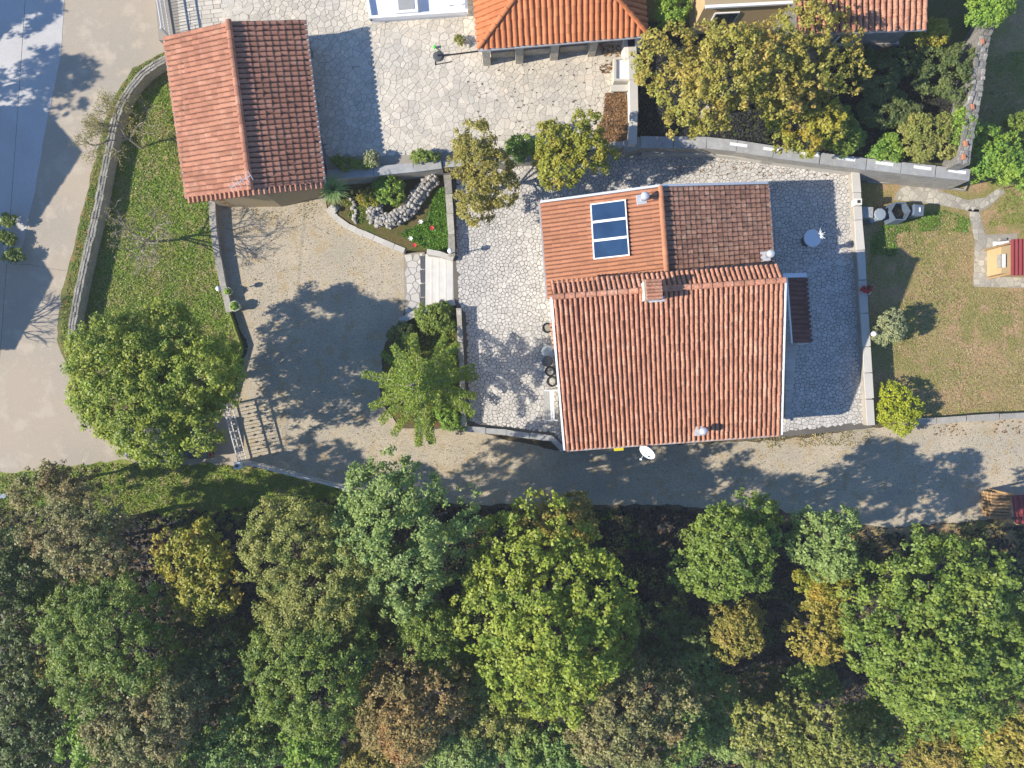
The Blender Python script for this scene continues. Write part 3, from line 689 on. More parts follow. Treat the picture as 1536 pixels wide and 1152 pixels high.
# entrance canopy, railing and outside stair on the shaded east side
CN = thing('entrance_canopy', P(1195, 470, ZT), 'dark tiled entrance canopy on posts beside the shaded east wall', 'canopy')
q = [P(1182, 416, 3.25), P(1190, 514, 3.25), P(1216, 514, 2.9), P(1209, 416, 2.9)]
q = rect(q); q[0].z = q[1].z = 3.25; q[2].z = q[3].z = 2.9
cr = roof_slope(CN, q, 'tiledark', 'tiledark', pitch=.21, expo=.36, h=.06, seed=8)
for p in (q[2], q[3]): MB().tube([Vector((p.x - .1, p.y, ZT)), Vector((p.x - .1, p.y, p.z - .08))], .05, 8).link('post', M['white'], CN)
MB().bar(P(1174, 413.5, 3.3), P(1210, 412.5, 3.1), .2, .06).link('flashing', M['alu'], CN)
MB().bar(q[0] + Vector((-.08, 0, .06)), q[1] + Vector((-.08, -.02, .06)), .06, .06).link('top_trim', M['white'], CN)
MB().bar(q[2] + Vector((.05, 0, -.06)), q[3] + Vector((.05, 0, -.06)), .09, .08).link('gutter', M['gutter'], CN)
# side shelf roof strip between canopy and verge
sr = thing('outside_stair', P(1188, 560, ZT), 'outside stair of pale treads along the shaded east wall', 'stairs')
for i in range(14):
    y = 500 + i * 9.5; z = ZT + 1.6 - i * .11
    q = PL([(1178, y), (1197 - i * .9, y - .6), (1197 - i * .9, y + 8.6), (1178.5, y + 9)], z)
    MB().prism(q, ZT - .05).link('tread', M['paverw'], sr)

# ---- garage
GA = thing('garage', P(370, 280, 0), 'gabled garage with salmon tile roof between gravel drive and stone yard', 'garage')
zr, ze = 4.4, 3.2
gl = rect([P(343, 32, zr), P(377, 285, zr), P(281, 297, ze), P(246, 55, ze)]); gr_ = rect([P(377, 285, zr), P(343, 32, zr), P(457, 29, ze), P(484, 275, ze)])
for q in (gl, gr_):
    q[0].z = q[1].z = zr; q[2].z = q[3].z = ze
gl[0] = gr_[1] = (gl[0] + gr_[1]) / 2; gl[1] = gr_[0] = (gl[1] + gr_[0]) / 2
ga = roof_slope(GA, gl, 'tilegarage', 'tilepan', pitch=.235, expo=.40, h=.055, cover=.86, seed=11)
gb = roof_slope(GA, gr_, 'tilegarage', 'panshade', pitch=.235, expo=.40, h=.07, cover=.80, seed=12)
ridge_tiles(ga, gl[0] + Vector((0, 0, .04)), gl[1] + Vector((0, 0, .04)), 'tilegarage', wd=.30, ln=.42, h=.13)
gx = (gr_[2] - gl[3]); gx.z = 0; gx.normalize(); gy = (gl[0] - gl[1]); gy.z = 0; gy.normalize()
b0, b1, b2, b3 = gl[2] + gx * .35 + gy * .35, gr_[3] - gx * .3 + gy * .35, gr_[2] - gx * .3 - gy * .3, gl[3] + gx * .35 - gy * .3
ra, rb = gl[1] + gy * .35, gl[0] - gy * .3
body([b0, ra, b1, b2, rb, b3], -.1, [3.2, 4.3, 3.2, 3.2, 4.3, 3.2], 'beige', GA)
for t in (.27, .73):
    a = b0.lerp(b1, t); a.z = 1.15; d = (b1 - b0).normalized(); n = Vector((d.y, -d.x, 0))
    gd = MB().bar(a - d * 1.15 + n * .02, a + d * 1.15 + n * .02, .06, 2.3).link('garage_door', M['wood'], GA)
    for kk in range(4): MB().bar(a - d * 1.1 + n * .06 + Vector((0, 0, -.85 + kk * .57)), a + d * 1.1 + n * .06 + Vector((0, 0, -.85 + kk * .57)), .03, .5).link('door_panel', M['wood'], gd)
gutter(GA, gl[3] - gx * .05 - Vector((0, 0, .05)), gl[2] - gx * .05 - Vector((0, 0, .05)), 'alu', .07, .07); gutter(GA, gr_[2] + gx * .06 - Vector((0, 0, .05)), gr_[3] + gx * .06 - Vector((0, 0, .05)))
# row of tile ends along the front verge
for q_ in ((gl[2], gl[1]), (gl[1], gr_[3])):
    n_ = 14
    for i in range(n_):
        c = q_[0].lerp(q_[1], (i + .5) / n_) - gy * .08
        MB().tube([c + gy * .12, c - gy * .16 - Vector((0, 0, .02))], .085, 7).link('verge_tile', M['tilegarage'], ga)
AN = thing('television_antenna', P(374, 280, 4.4), 'thin metal aerial on the front gable of the garage', 'antenna')
c = P(374, 281, 4.4); MB().tube([c - Vector((0, 0, .1)), c + Vector((0, 0, 1.0))], .018, 6).link('mast', M['alu'], AN)
t0 = c + Vector((0, 0, .95)); MB().bar(t0 + Vector((-.45, -.28, 0)), t0 + Vector((.4, .25, 0)), .025, .025).link('boom', M['alu'], AN)
for kk in range(6):
    pc = t0 + Vector((-.45, -.28, .02)).lerp(Vector((.4, .25, .02)), kk / 5); MB().bar(pc + Vector((-.12, .2, 0)), pc + Vector((.12, -.2, 0)), .016, .016).link('element', M['alu'], AN)

# ---- hip-roofed house at the head of the yard
HH = thing('house', P(840, -60, ZY), 'house with bright orange hipped roof at the head of the stone yard', 'house')
e_, t_ = 3.7, 5.5
sw, se, ne, nw = P(717, 73, e_), P(971, 52, e_), P(948, -205, e_), P(696, -190, e_)
r0, r1 = P(816, -62, t_), P(872, -66, t_)
for nm, poly, sd_, lim in (('s', [r0, r1, se, sw], 21, 300), ('w', [r0, sw, nw], 22, 150), ('e', [r1, ne, se], 23, 150), ('n', [r1, r0, nw, ne], 24, 40)):
    rf = roof_slope(HH, poly, 'tilenew', 'tilenew', pitch=.265, expo=.36, h=.08, cover=.84, seed=sd_, limit=lim)
    if nm == 's':
        for a, b in ((sw, r0), (se, r1), (r0, r1)): ridge_tiles(rf, a + Vector((0, 0, .05)), b + Vector((0, 0, .05)), 'tilenew', wd=.24, ln=.40, h=.09)
ds = (se - sw).normalized(); ns = Vector((-ds.y, ds.x, 0))
k0, k1 = sw + ds * .35 + ns * 1.5, se - ds * .4 + ns * 1.5; k2, k3 = ne - ds * .35 - ns * .4, nw + ds * .35 - ns * .4
body([k0, k1, k2, k3], ZY - .1, [3.75] * 4, 'plaster', HH)
window_on(HH, k0, k1, .25, 3.0, 1.0, 1.2); window_on(HH, k0, k1, .75, 3.0, 1.0, 1.2); window_on(HH, k0, k1, .5, 2.6, .95, 2.0, nm='door')
gutter(HH, sw - ns * .05 - Vector((0, 0, .08)), se - ns * .05 - Vector((0, 0, .08)))
for (x, y) in ((729, 79), (779, 76), (832, 71), (890, 65), (960, 60)):
    c = P(x, y, 2.6); n_ = MB().box((c.x, c.y + .05, ZY), (.36, .36, 2.05), .08).link('porch_pillar', M['wallstone'], HH)
for (x0, x1) in ((736, 772), (786, 825), (840, 883)):
    a, b = P(x0, 79.5 - (x0 - 720) * .085, 2.0), P(x1, 79.5 - (x1 - 720) * .085, 2.0); MB().bar(Vector((a.x, a.y, 1.8)), Vector((b.x, b.y, 1.8)), .25, .7).link('porch_wall', M['wallstone'], HH)
# ---- white flat-roofed annex
WA = thing('flat_roof_annex', P(620, 0, ZY), 'white flat roofed annex with low parapet beside the orange roof', 'annex')
q = [P(556, 27, 2.0), P(700, 17, 2.0), P(690, -150, 2.0), P(528, -140, 2.0)]
MB().prism([Vector((p.x, p.y, 1.85)) for p in q], ZY - .1).link('wall', M['white'], WA)
for i in range(4):
    a, b = q[i], q[(i + 1) % 4]; d = (b - a).normalized()
    MB().bar(a - d * .06 + Vector((0, 0, -.03)), b - d * .07 + Vector((0, 0, -.03)), .13, .26).link('parapet', M['white'], WA)
c = sum(q, Vector()) / 4; MB().prism([Vector((p.x, p.y, 1.90)).lerp(Vector((c.x, c.y, 1.90)), .02) for p in q], 1.8).link('roof_sheet', M['whiteroof'], WA)
sk = P(610, 12, 2.1); sb = MB().box((sk.x, sk.y + .1, 1.88), (1.05, .75, .36), .08).link('skylight', M['white'], WA); MB().box((sk.x, sk.y + .1, 2.22), (.75, .5, .04), .08).link('skylight_glass', M['bingrey'], sb)
MB().bar(P(545, -20, 1.98), P(557, 31, 1.98), .08, .1).link('gutter', M['darkgrey'], WA)
dc = P(684, -2, 2.5); d2 = thing('satellite_dish', P(684, 0, 1.9), 'white satellite dish on the flat white roof', 'satellite dish')
v = []; f = []
ax = Vector((-.3, -.5, .8)).normalized(); s1 = ax.cross(Vector((0, 0, 1))).normalized(); s2 = s1.cross(ax)
for r, d in ((0.02, 0), (.2, .015), (.38, .06)):
    for k in range(N_): t = 2 * math.pi * k / N_; v.append(dc + (s1 * math.cos(t) + s2 * math.sin(t)) * r + ax * d)
for i in range(2):
    for k in range(N_): f.append([i * N_ + k, i * N_ + (k + 1) % N_, (i + 1) * N_ + (k + 1) % N_, (i + 1) * N_ + k])
link('dish', mesh('dish', v, f, True), M['white'], d2); MB().tube([dc, Vector((dc.x, dc.y, 1.85))], .03, 6).link('mount', M['alu'], d2); MB().bar(dc - s2 * .3, dc + ax * .55 - s2 * .3, .025, .025).link('feed_arm', M['dark'], d2)
# ---- buildings beyond the autumn tree
TH = thing('house', P(1320, 10, ZG), 'old house with weathered red tiles beside the tall rubble wall', 'house')
q = [P(1190, -120, 6.6), P(1396, -130, 6.6), P(1392, 42, 4.4), P(1196, 48, 4.4)]; q = rect(q); q[0].z = q[1].z = 6.6; q[2].z = q[3].z = 4.4
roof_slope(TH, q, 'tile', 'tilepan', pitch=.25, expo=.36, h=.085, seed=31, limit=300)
dh = (q[1] - q[0]).normalized(); uh = (q[0] - q[3]); uh.z = 0; uh.normalize()
nb = [q[1] + uh * 3.5, q[0] + uh * 3.5]
for p in nb: p.z = 4.6
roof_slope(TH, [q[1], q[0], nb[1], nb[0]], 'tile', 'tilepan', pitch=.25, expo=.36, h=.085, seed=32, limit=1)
body([q[3] + dh * .25 + uh * .3, q[2] - dh * .25 + uh * .3, q[1] - dh * .25, nb[0] - dh * .25 - uh * .3, nb[1] + dh * .25 - uh * .3, q[0] + dh * .25], ZG - .1, [4.45, 4.45, 6.5, 4.6, 4.6, 6.5], 'oldstone', TH)
window_on(TH, q[3] + uh * .3, q[2] + uh * .3, .5, 3.2, .8, 1.0)
gutter(TH, q[3] - uh * .05 - Vector((0, 0, .1)), q[2] - uh * .05 - Vector((0, 0, .1)))
BB = thing('flat_roof_building', P(1150, 0, ZG), 'beige flat roofed building half hidden by the autumn tree', 'building')
q = [P(1058, 8, 4.3), P(1192, 1, 4.3), P(1186, -150, 4.3), P(1050, -150, 4.3)]
MB().prism([Vector((p.x, p.y, 4.2)) for p in q], ZG - .1).link('wall', M['ochre'], BB); MB().prism([Vector((p.x, p.y, 4.3)) for p in q], 4.203).link('roof_slab', M['beige'], BB)
gutter(BB, q[0] + Vector((0, -.08, 0)), q[1] + Vector((0, -.08, 0)), 'white', .12, .12)
window_on(BB, q[0], q[1], .3, 3.0, 1.0, 1.1)
LS = thing('stone_outbuilding', P(1300, 60, ZG), 'low grey slab roofed stone shed below the old house', 'shed')
q = [P(1238, 48, 2.6), P(1350, 46, 2.6), P(1348, 68, 2.35), P(1300, 66, 2.35), P(1242, 64, 2.35)]
MB().prism([Vector((p.x, p.y, 2.3)) for p in q], ZG - .1).link('wall', M['oldstone'], LS); MB().prism([Vector((p.x * 1.0, p.y, 2.42)) for p in q], 2.303).link('roof_slab', M['concrete'], LS)

# ------------------------------------------------------------------ off-frame neighbours whose shadows fall on the lane
def plain_house(label, x0, x1, y0, y1, zb, ze, zr, seed, m='plaster'):
    """gabled house, ridge along x, in ground pixels (true positions)"""
    W = lambda x, y, z: Vector(((x - 768) / S, (576 - y) / S, z))
    t = thing('house', W((x0 + x1) / 2, (y0 + y1) / 2, 0), label, 'house'); ym = (y0 + y1) / 2
    a, b = W(x0, ym, zr), W(x1, ym, zr)
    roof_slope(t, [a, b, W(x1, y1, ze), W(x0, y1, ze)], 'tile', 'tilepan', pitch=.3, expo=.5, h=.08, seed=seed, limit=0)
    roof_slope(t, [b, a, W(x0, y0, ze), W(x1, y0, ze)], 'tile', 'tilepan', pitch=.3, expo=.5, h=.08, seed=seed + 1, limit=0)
    i = 8
    body([W(x0 + i, y1 - i, 0), W(x1 - i, y1 - i, 0), W(x1 - i, ym, 0), W(x1 - i, y0 + i, 0), W(x0 + i, y0 + i, 0), W(x0 + i, ym, 0)], -.1, [ze, ze, zr - .1, ze, ze, zr - .1], m, t)
    for k in (.3, .7): window_on(t, W(x1 - i, y1 - i, 0), W(x1 - i, y0 + i, 0), k, 2.0, .9, 1.2)
plain_house('tiled gable house across the lane facing the boundary wall', -420, -142, 204, 366, 0, 4.6, 6.0, 41)
plain_house('tiled house across the lane beside the bare tree', -520, -150, 372, 560, 0, 3.9, 5.2, 43)
plain_house('tiled house at the top of the pale concrete strip', -480, -210, -60, 118, 0, 4.6, 5.8, 45)

# ------------------------------------------------------------------ vegetation
def quads(name, c, n, ln, wd, nr, fold=.25):
    """leaf faces: centres c (N,3), normals n, lengths, widths"""
    N = len(c); n = n / (np.linalg.norm(n, axis=1, keepdims=True) + 1e-9)
    a = nr.normal(size=(N, 3)); t = np.cross(n, a); t /= (np.linalg.norm(t, axis=1, keepdims=True) + 1e-9); b = np.cross(n, t)
    ln = np.broadcast_to(np.asarray(ln, float).reshape(-1, 1), (N, 1)) / 2; wd = np.broadcast_to(np.asarray(wd, float).reshape(-1, 1), (N, 1)) / 2
    V = np.empty((N, 4, 3)); V[:, 0] = c - t * ln; V[:, 1] = c + b * wd + n * wd * fold; V[:, 2] = c + t * ln; V[:, 3] = c - b * wd + n * wd * fold
    m = bpy.data.meshes.new(name); m.vertices.add(N * 4); m.vertices.foreach_set('co', V.ravel())
    m.loops.add(N * 4); m.loops.foreach_set('vertex_index', np.arange(N * 4, dtype=np.int32))
    m.polygons.add(N); m.polygons.foreach_set('loop_start', np.arange(0, N * 4, 4, dtype=np.int32))
    m.update(calc_edges=True); return m
def rdir(nr, N, zmin=-1.0):
    z = nr.uniform(zmin, 1, N); t = nr.uniform(0, 2 * math.pi, N); r = np.sqrt(1 - z * z)
    return np.stack([r * np.cos(t), r * np.sin(t), z], 1)
def limbs(mb, rnd, base, top, r0, targets, seg=6):
    """trunk from base to top with limbs to the targets"""
    base, top = Vector(base), Vector(top); pts = []
    for i in range(6):
        t = i / 5; p = base.lerp(top, t) + Vector((rnd.uniform(-1, 1), rnd.uniform(-1, 1), 0)) * .06 * (i > 0) * (top - base).length * .3; pts.append(p)
    mb.tube(pts, [r0 * (1.35 if i == 0 else 1 - .11 * i) for i in range(6)], seg + 2)
    for tg in targets:
        tg = Vector(tg); k = rnd.uniform(.4, .95); i = int(k * 5); s = pts[i].lerp(pts[min(i + 1, 5)], k * 5 - i)
        mid = s.lerp(tg, .5) + Vector((rnd.uniform(-.2, .2), rnd.uniform(-.2, .2), rnd.uniform(-.1, .25)))
        mb.tube([s, mid, tg], [r0 * .42, r0 * .27, r0 * .08], seg, cap=False)
LEAVES = [0]
def crown_tree(label, px, py, rx, ry, zc, lm, seed, rz=None, zb=0.0, dens=1.0, leaf=.135, name='broadleaf_tree', cat='tree', blobs=None, group=None, lobe=.40, rot=0.0, bark='bark', trunk=None, sigma=.14, low=-.35, rsc=.8):
    """crown centre seen at pixel (px,py), rx/ry its half size in pixels, zc crown-centre height"""
    rnd = random.Random(seed); nr = np.random.default_rng(seed)
    c = P(px, py, zc); k = (HC - zc) / HC / S; sh_ = (1.0 if group == W_ else .92) if rx > 36 else 1.0; RX, RY = rx * k * sh_, ry * k * sh_; RZ = rz or .75 * min(RX, RY, zc - zb - .3 if zc - zb > .6 else 1)
    if RZ > zc - zb - .15: RZ = max(.25, zc - zb - .15)
    t = thing(name, (c.x, c.y, zb), label, cat, group)
    nb = blobs or int(12 + 3.2 * RX * RY)
    B = []; cr, sr_ = math.cos(rot), math.sin(rot)
    rm = min(RX, RY)
    for i in range(nb):
        if i == 0: d, q = np.array([0, 0, .3]), .2
        else:
            d = rdir(nr, 1, low)[0]; q = nr.uniform(.55, .96)
            if i % 2: rr3 = math.sqrt(nr.random()); aa = nr.uniform(0, 6.283); d = np.array([rr3 * math.cos(aa), rr3 * math.sin(aa), math.sqrt(max(.05, 1 - rr3 * rr3))]); q = .72
        br = rm * lobe * nr.uniform(.55, 1.25)
        x, y = d[0] * q * RX, d[1] * q * RY
        B.append((x * cr - y * sr_, x * sr_ + y * cr, d[2] * q * RZ, br))
    B = np.array(B)
    RS = ((.10 + .055 * rm) if rm < 3 else .265) * rsc
    want = int(math.pi * RX * RY * 1.15 * dens / RS ** 2) + 14
    wts = B[:, 3] ** 2; wts /= wts.sum(); PS = []; DS = []; got = 0
    for _ in range(8):
        ncl = want * 2
        bi = nr.choice(len(B), ncl, p=wts); d = rdir(nr, ncl, -.3)
        pos = B[bi, :3] + d * (B[bi, 3] * nr.uniform(.70, 1.14, ncl))[:, None] * np.array([1, 1, min(1.0, RZ / rm + .25)])
        keep = np.ones(ncl, bool)                  # drop clusters buried inside other boughs
        for q in B: keep &= ((pos - q[:3]) ** 2).sum(1) > (q[3] * .62) ** 2
        PS.append(pos[keep]); DS.append(d[keep]); got += int(keep.sum())
        if got >= want: break
    pos = np.concatenate(PS)[:want]; d = np.concatenate(DS)[:want]
    rs = RS * nr.uniform(.6, 1.45, len(pos))
    per = np.maximum(5, (rs ** 2 * 5.3 / (leaf * leaf * .31) * nr.uniform(.75, 1.1, len(pos))).astype(int)); idx = np.repeat(np.arange(len(pos)), per); N = len(idx)
    e = rdir(nr, N, -1) + d[idx] * .75 + np.array([0, 0, .25]); e /= np.linalg.norm(e, axis=1, keepdims=True)
    cc_ = pos[idx] + e * (rs[idx] * nr.uniform(.15, 1.38, N))[:, None]
    nn = e * .55 + np.array([-.16, -.03, .50]) + nr.normal(size=(N, 3)) * .36; LEAVES[0] += N
    ln = leaf * nr.uniform(.65, 1.35, N)
    cc_[:, 2] = np.maximum(cc_[:, 2], zb - zc + .03)
    link('crown', quads('crown', cc_ + np.array(c), nn, ln, ln * nr.uniform(.5, .75, N), nr), LM[lm], t)
    mb = MB(); tg = [(c.x + q[0], c.y + q[1], max(zb + .2, c.z + q[2])) for q in B[1:]]
    r0 = trunk or max(.03, .07 * rm)
    limbs(mb, rnd, (c.x, c.y, zb - .05), (c.x, c.y, c.z + RZ * .3), r0, tg, 5)
    mb.link('trunk', M[bark], t, True)
    return t

W_ = 'woodland trees below the road'
forest = [
 ('silvery green holm oak overhanging the end of the iron fence', 606, 785, 92, 98, 5.6, 'silver', .12, {}),
 ('broad light green oak with bare twigs showing at its centre', 818, 930, 116, 142, 5.4, 'lime', .15, {}),
 ('yellow topped oak at the road edge above the broad light green oak', 832, 786, 60, 46, 3.6, 'oliveb', .13, {}),
 ('smooth olive green tree between yellow maple and silvery oak', 470, 858, 88, 98, 5.4, 'olive', .095, {'lobe': .5}),
 ('yellow green maple standing alone in deep shade below the grass bank', 312, 846, 70, 64, 5.2, 'yellow', .14, {}),
 ('mid green rounded tree below the shade gap left of the yellow maple', 184, 958, 82, 88, 5.6, 'green', .10, {'lobe': .5}),
 ('pale khaki feathery tree at the bend of the grass bank', 128, 806, 66, 70, 5.2, 'greybrown', .10, {'dens': .8}),
 ('khaki shrubby tree spilling on to the lane verge', 78, 728, 74, 36, 2.6, 'greybrown', .10, {'dens': .7}),
 ('upright green oak on the road edge with a ragged side branch', 1092, 815, 70, 82, 5.4, 'green', .13, {}),
 ('slim grey green oak jutting over the shaded gravel road', 1240, 800, 46, 66, 5.4, 'silver', .12, {}),
 ('small tree turning yellow below the slim grey green oak', 1238, 870, 40, 34, 3.9, 'yellow', .12, {}),
 ('thin golden brown tree below the small yellow tree', 1226, 945, 46, 48, 4.2, 'gold', .12, {'dens': .75}),
 ('huge green oak near the red roofed wood store', 1400, 950, 122, 138, 5.8, 'green', .15, {}),
 ('green oak with pale tips under the huge oak', 1210, 1108, 104, 62, 5.6, 'olive', .14, {}),
 ('narrow olive tree below the upright green oak', 1100, 948, 40, 54, 4.6, 'oliveb', .11, {}),
 ('round soft green tree tucked beside the broad light green oak', 642, 938, 54, 54, 5.0, 'green', .10, {'lobe': .5}),
 ('rusty brown tree below the round soft green tree', 618, 1045, 82, 80, 5.4, 'brown', .12, {}),
 ('mid green tree with smooth crown below the smooth olive tree', 478, 1005, 84, 82, 5.5, 'green', .10, {'lobe': .5}),
 ('brown tinged tree mingling with dull green crowns', 232, 1062, 82, 86, 5.4, 'greybrown', .11, {}),
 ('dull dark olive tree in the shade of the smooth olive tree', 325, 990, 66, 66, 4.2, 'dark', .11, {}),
 ('grey brown tree with broad feathery crown', 938, 1062, 92, 82, 5.3, 'greybrown', .12, {}),
 ('fresh green tree beside the broad grey brown tree', 1015, 1098, 46, 56, 5.4, 'bluegreen', .13, {}),
 ('blue green tree below the broad light green oak', 812, 1118, 66, 46, 4.8, 'bluegreen', .12, {}),
 ('small bright green tree at the foot of the smooth olive crown', 470, 1108, 42, 46, 5.2, 'bright', .12, {}),
 ('bright bluish green tree below the dull dark olive tree', 350, 1118, 78, 48, 5.2, 'bluegreen', .12, {}),
 ('bright green tree beneath the brown tinged tree', 152, 1112, 50, 58, 5.2, 'bright', .12, {}),
 ('dim green tree in the corner thicket with a paler crest', 52, 1078, 72, 76, 4.6, 'dark', .12, {}),
 ('dark tree with dead grey twigs in the corner thicket', 40, 960, 60, 62, 4.0, 'dark', .12, {'dens': .7}),
 ('dusky olive tree under the lane verge shrub', 30, 850, 56, 60, 4.4, 'dark', .11, {}),
 ('golden yellow tree beyond the huge green oak', 1508, 1085, 52, 66, 5.2, 'gold', .12, {}),
 ('green oak growing against the far side of the huge oak', 1540, 960, 60, 80, 4.8, 'green', .13, {}),
 ('olive tree between rusty brown and grey brown crowns', 728, 1050, 44, 52, 4.8, 'olive', .11, {}),
 ('grey green tree below the rusty brown tree', 690, 1120, 56, 40, 4.8, 'silver', .11, {}),
 ('green brown tree under the rusty brown tree', 560, 1130, 54, 40, 4.6, 'oliveb', .11, {}),
 ('brownish yellow tree below the olive oak with pale tips', 1400, 1120, 60, 40, 4.4, 'oliveb', .11, {}),
 ('blue green thicket tree below the golden brown tree', 1215, 1020, 48, 28, 3.0, 'bluegreen', .11, {}),
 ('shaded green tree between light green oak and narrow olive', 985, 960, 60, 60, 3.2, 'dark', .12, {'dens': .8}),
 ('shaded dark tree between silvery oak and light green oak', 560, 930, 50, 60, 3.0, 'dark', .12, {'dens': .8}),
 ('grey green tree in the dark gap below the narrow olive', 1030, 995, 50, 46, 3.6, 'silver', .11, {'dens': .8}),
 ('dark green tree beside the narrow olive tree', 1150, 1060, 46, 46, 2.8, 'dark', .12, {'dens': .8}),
 ('soft green tree at the foot of the mid green smooth crown', 400, 1078, 46, 52, 4.6, 'green', .11, {}),
 ('olive tree pressed between grey brown and light green crowns', 880, 1010, 44, 44, 3.6, 'olive', .11, {}),
 ('grey green tree below the blue green thicket tree', 1075, 1080, 46, 56, 4.0, 'silver', .11, {}),
 ('green tree filling the gap under the huge oak', 1312, 1085, 46, 44, 4.4, 'green', .12, {}),
 ('green tree on the corner thicket edge above the dim green tree', 95, 905, 48, 46, 4.0, 'green', .11, {}),
 ('blue green tree wedged under the brown tinged tree', 255, 1135, 46, 30, 4.6, 'bluegreen', .11, {}),
 ('olive tree wedged under the olive tree between brown crowns', 765, 1095, 40, 46, 4.6, 'olive', .11, {}),
 ('lime tree wedged beside the golden yellow tree', 1455, 1100, 44, 36, 4.6, 'lime', .12, {}),
 ('green tree under the round soft green tree', 700, 990, 40, 40, 3.8, 'green', .11, {}),
 ('olive tree beside the rusty brown tree', 545, 1060, 34, 44, 4.4, 'olive', .11, {}),
 ('khaki tree below the pale khaki feathery tree', 110, 1000, 46, 50, 4.2, 'oliveb', .11, {}),
 ('dark low tree in the gap beside the yellow maple', 395, 955, 42, 40, 2.8, 'dark', .12, {'dens': .8}),
]
for i, (lab, px, py, rx, ry, zc, lm, lf, kw) in enumerate(forest):
    crown_tree(lab, px, py, rx, ry, zc, lm, 100 + i, leaf=lf, group=W_, **kw)

# garden trees and shrubs
crown_tree('big bright green tree by the lane over a parked dark car', 240, 578, 112, 114, 4.1, 'lime', 201, leaf=.115, zb=.0, dens=1.8)
crown_tree('lower bough clump of a green tree drooping to the lane kerb', 248, 672, 22, 26, 3.0, 'lime', 202, leaf=.125) if False else None
crown_tree('olive brown garden tree between rockery and solar panel house', 721, 264, 58, 68, 3.4, 'oliveb', 203, leaf=.10, zb=ZT, name='garden_tree')
crown_tree('yellow green garden tree beside the brown leaf drift', 860, 228, 62, 56, 3.8, 'yolive', 204, leaf=.11, zb=ZT, name='garden_tree')
crown_tree('large golden autumn tree with bare twigs beside the stone yard', 1085, 128, 128, 92, 5.2, 'gold', 205, leaf=.13, zb=ZG, dens=.72, name='autumn_tree', bark='twig', rsc=.65)
crown_tree('thinning golden autumn tree before the beige flat roof', 1200, 90, 96, 78, 4.9, 'gold', 206, leaf=.12, zb=ZG, dens=.42, name='autumn_tree', bark='twig', rsc=.6)
crown_tree('yellowing bushy tree leaning on the long retaining wall', 1205, 180, 72, 46, 3.6, 'yellow', 207, leaf=.13, zb=ZG, dens=.8, name='autumn_tree', sigma=.18)
shrubs = [
 ('green shrub behind the wall beside the spiky plant', 1252, 205, 34, 30, 2.5, 'green', ZG, .10),
 ('low bright green shrub on the wall edge beyond the spiky plant', 1326, 222, 26, 16, 2.1, 'bright', ZG, .10),
 ('tangled olive shrub with dry twigs near the rubble wall', 1390, 208, 44, 34, 2.4, 'olive', ZG, .09),
 ('light green shrub near the foot of the rubble wall', 1432, 190, 24, 30, 2.4, 'bright', ZG, .09),
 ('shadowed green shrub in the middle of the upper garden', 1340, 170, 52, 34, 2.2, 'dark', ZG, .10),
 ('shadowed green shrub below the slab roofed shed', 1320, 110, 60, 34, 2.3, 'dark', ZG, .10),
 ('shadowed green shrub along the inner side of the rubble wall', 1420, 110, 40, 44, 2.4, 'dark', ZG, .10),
 ('yellow flowered shrub at the corner of the old house', 1398, 52, 20, 18, 2.6, 'yellow', ZG, .10),
 ('rounded bright shrub between old house and rubble wall', 1478, 14, 38, 30, 3.2, 'bright', ZG, .11),
 ('rounded bright green bush at the outer end of the rubble wall', 1488, 238, 36, 38, 1.6, 'bright', ZL, .12),
 ('bright green bush at the far end of the stone path', 1532, 272, 20, 36, 1.4, 'bright', ZL, .11),
 ('yellowish bush below the tall rubble wall on the outer lawn', 1530, 196, 22, 26, .9, 'green', ZL, .11),
 ('green shrub between hipped roof and beige building', 1000, 16, 24, 24, 2.8, 'bright', ZG, .11),
 ('clipped yellow green ball shrub at the terrace wall end', 1343, 614, 32, 28, .95, 'sphere', ZL, .10),
 ('small grey olive tree beside the terrace wall', 1330, 487, 22, 24, 1.3, 'greyshrub', ZL, .09),
 ('bright green shrub below the grey capped retaining wall', 585, 281, 22, 20, .95, 'bright', ZB, .09),
 ('low yellow shrub beside the curl of the rockery wall', 556, 298, 16, 12, .8, 'yellow', ZB, .08),
 ('shrub at the top of the conifer bed beside the steps', 655, 478, 24, 24, .95, 'green', .4, .09),
 ('shrub spreading along the wall of the conifer bed', 676, 548, 13, 30, .8, 'green', .4, .09),
 ('low green shrub at the road end of the conifer bed', 672, 625, 28, 18, .85, 'bright', .4, .09),
 ('dark shrub below the slanting stair wall', 605, 505, 22, 20, .8, 'dark', .4, .09),
 ('hedge shrub above the retaining wall beside the garage', 530, 246, 42, 9, 1.85, 'green', ZY, .09),
 ('grey lavender shrub at the shaded edge of the stone yard', 556, 238, 17, 10, 1.85, 'greyshrub', ZY, .08),
 ('dark green hedge shrub at the sunny edge of the stone yard', 640, 236, 28, 9, 1.85, 'green', ZY, .09),
 ('green shrub between the two garden trees', 785, 222, 26, 18, 2.0, 'bright', ZY, .09),
 ('weed clump at the corner of the pale concrete strip', 16, 332, 9, 12, .35, 'green', .0, .10),
 ('weed clump in the middle of the pale concrete strip', 12, 358, 9, 10, .35, 'green', .0, .10),
 ('weed clump at the pointed end of the pale concrete strip', 22, 384, 12, 10, .35, 'green', .0, .10),
]
for i, (lab, px, py, rx, ry, zc, lm, zb, lf) in enumerate(shrubs):
    crown_tree(lab, px, py, rx, ry, zc, lm, 300 + i, leaf=lf, zb=zb, name='shrub', cat='shrub', lobe=.5, trunk=.025, sigma=.07, dens=1.3)

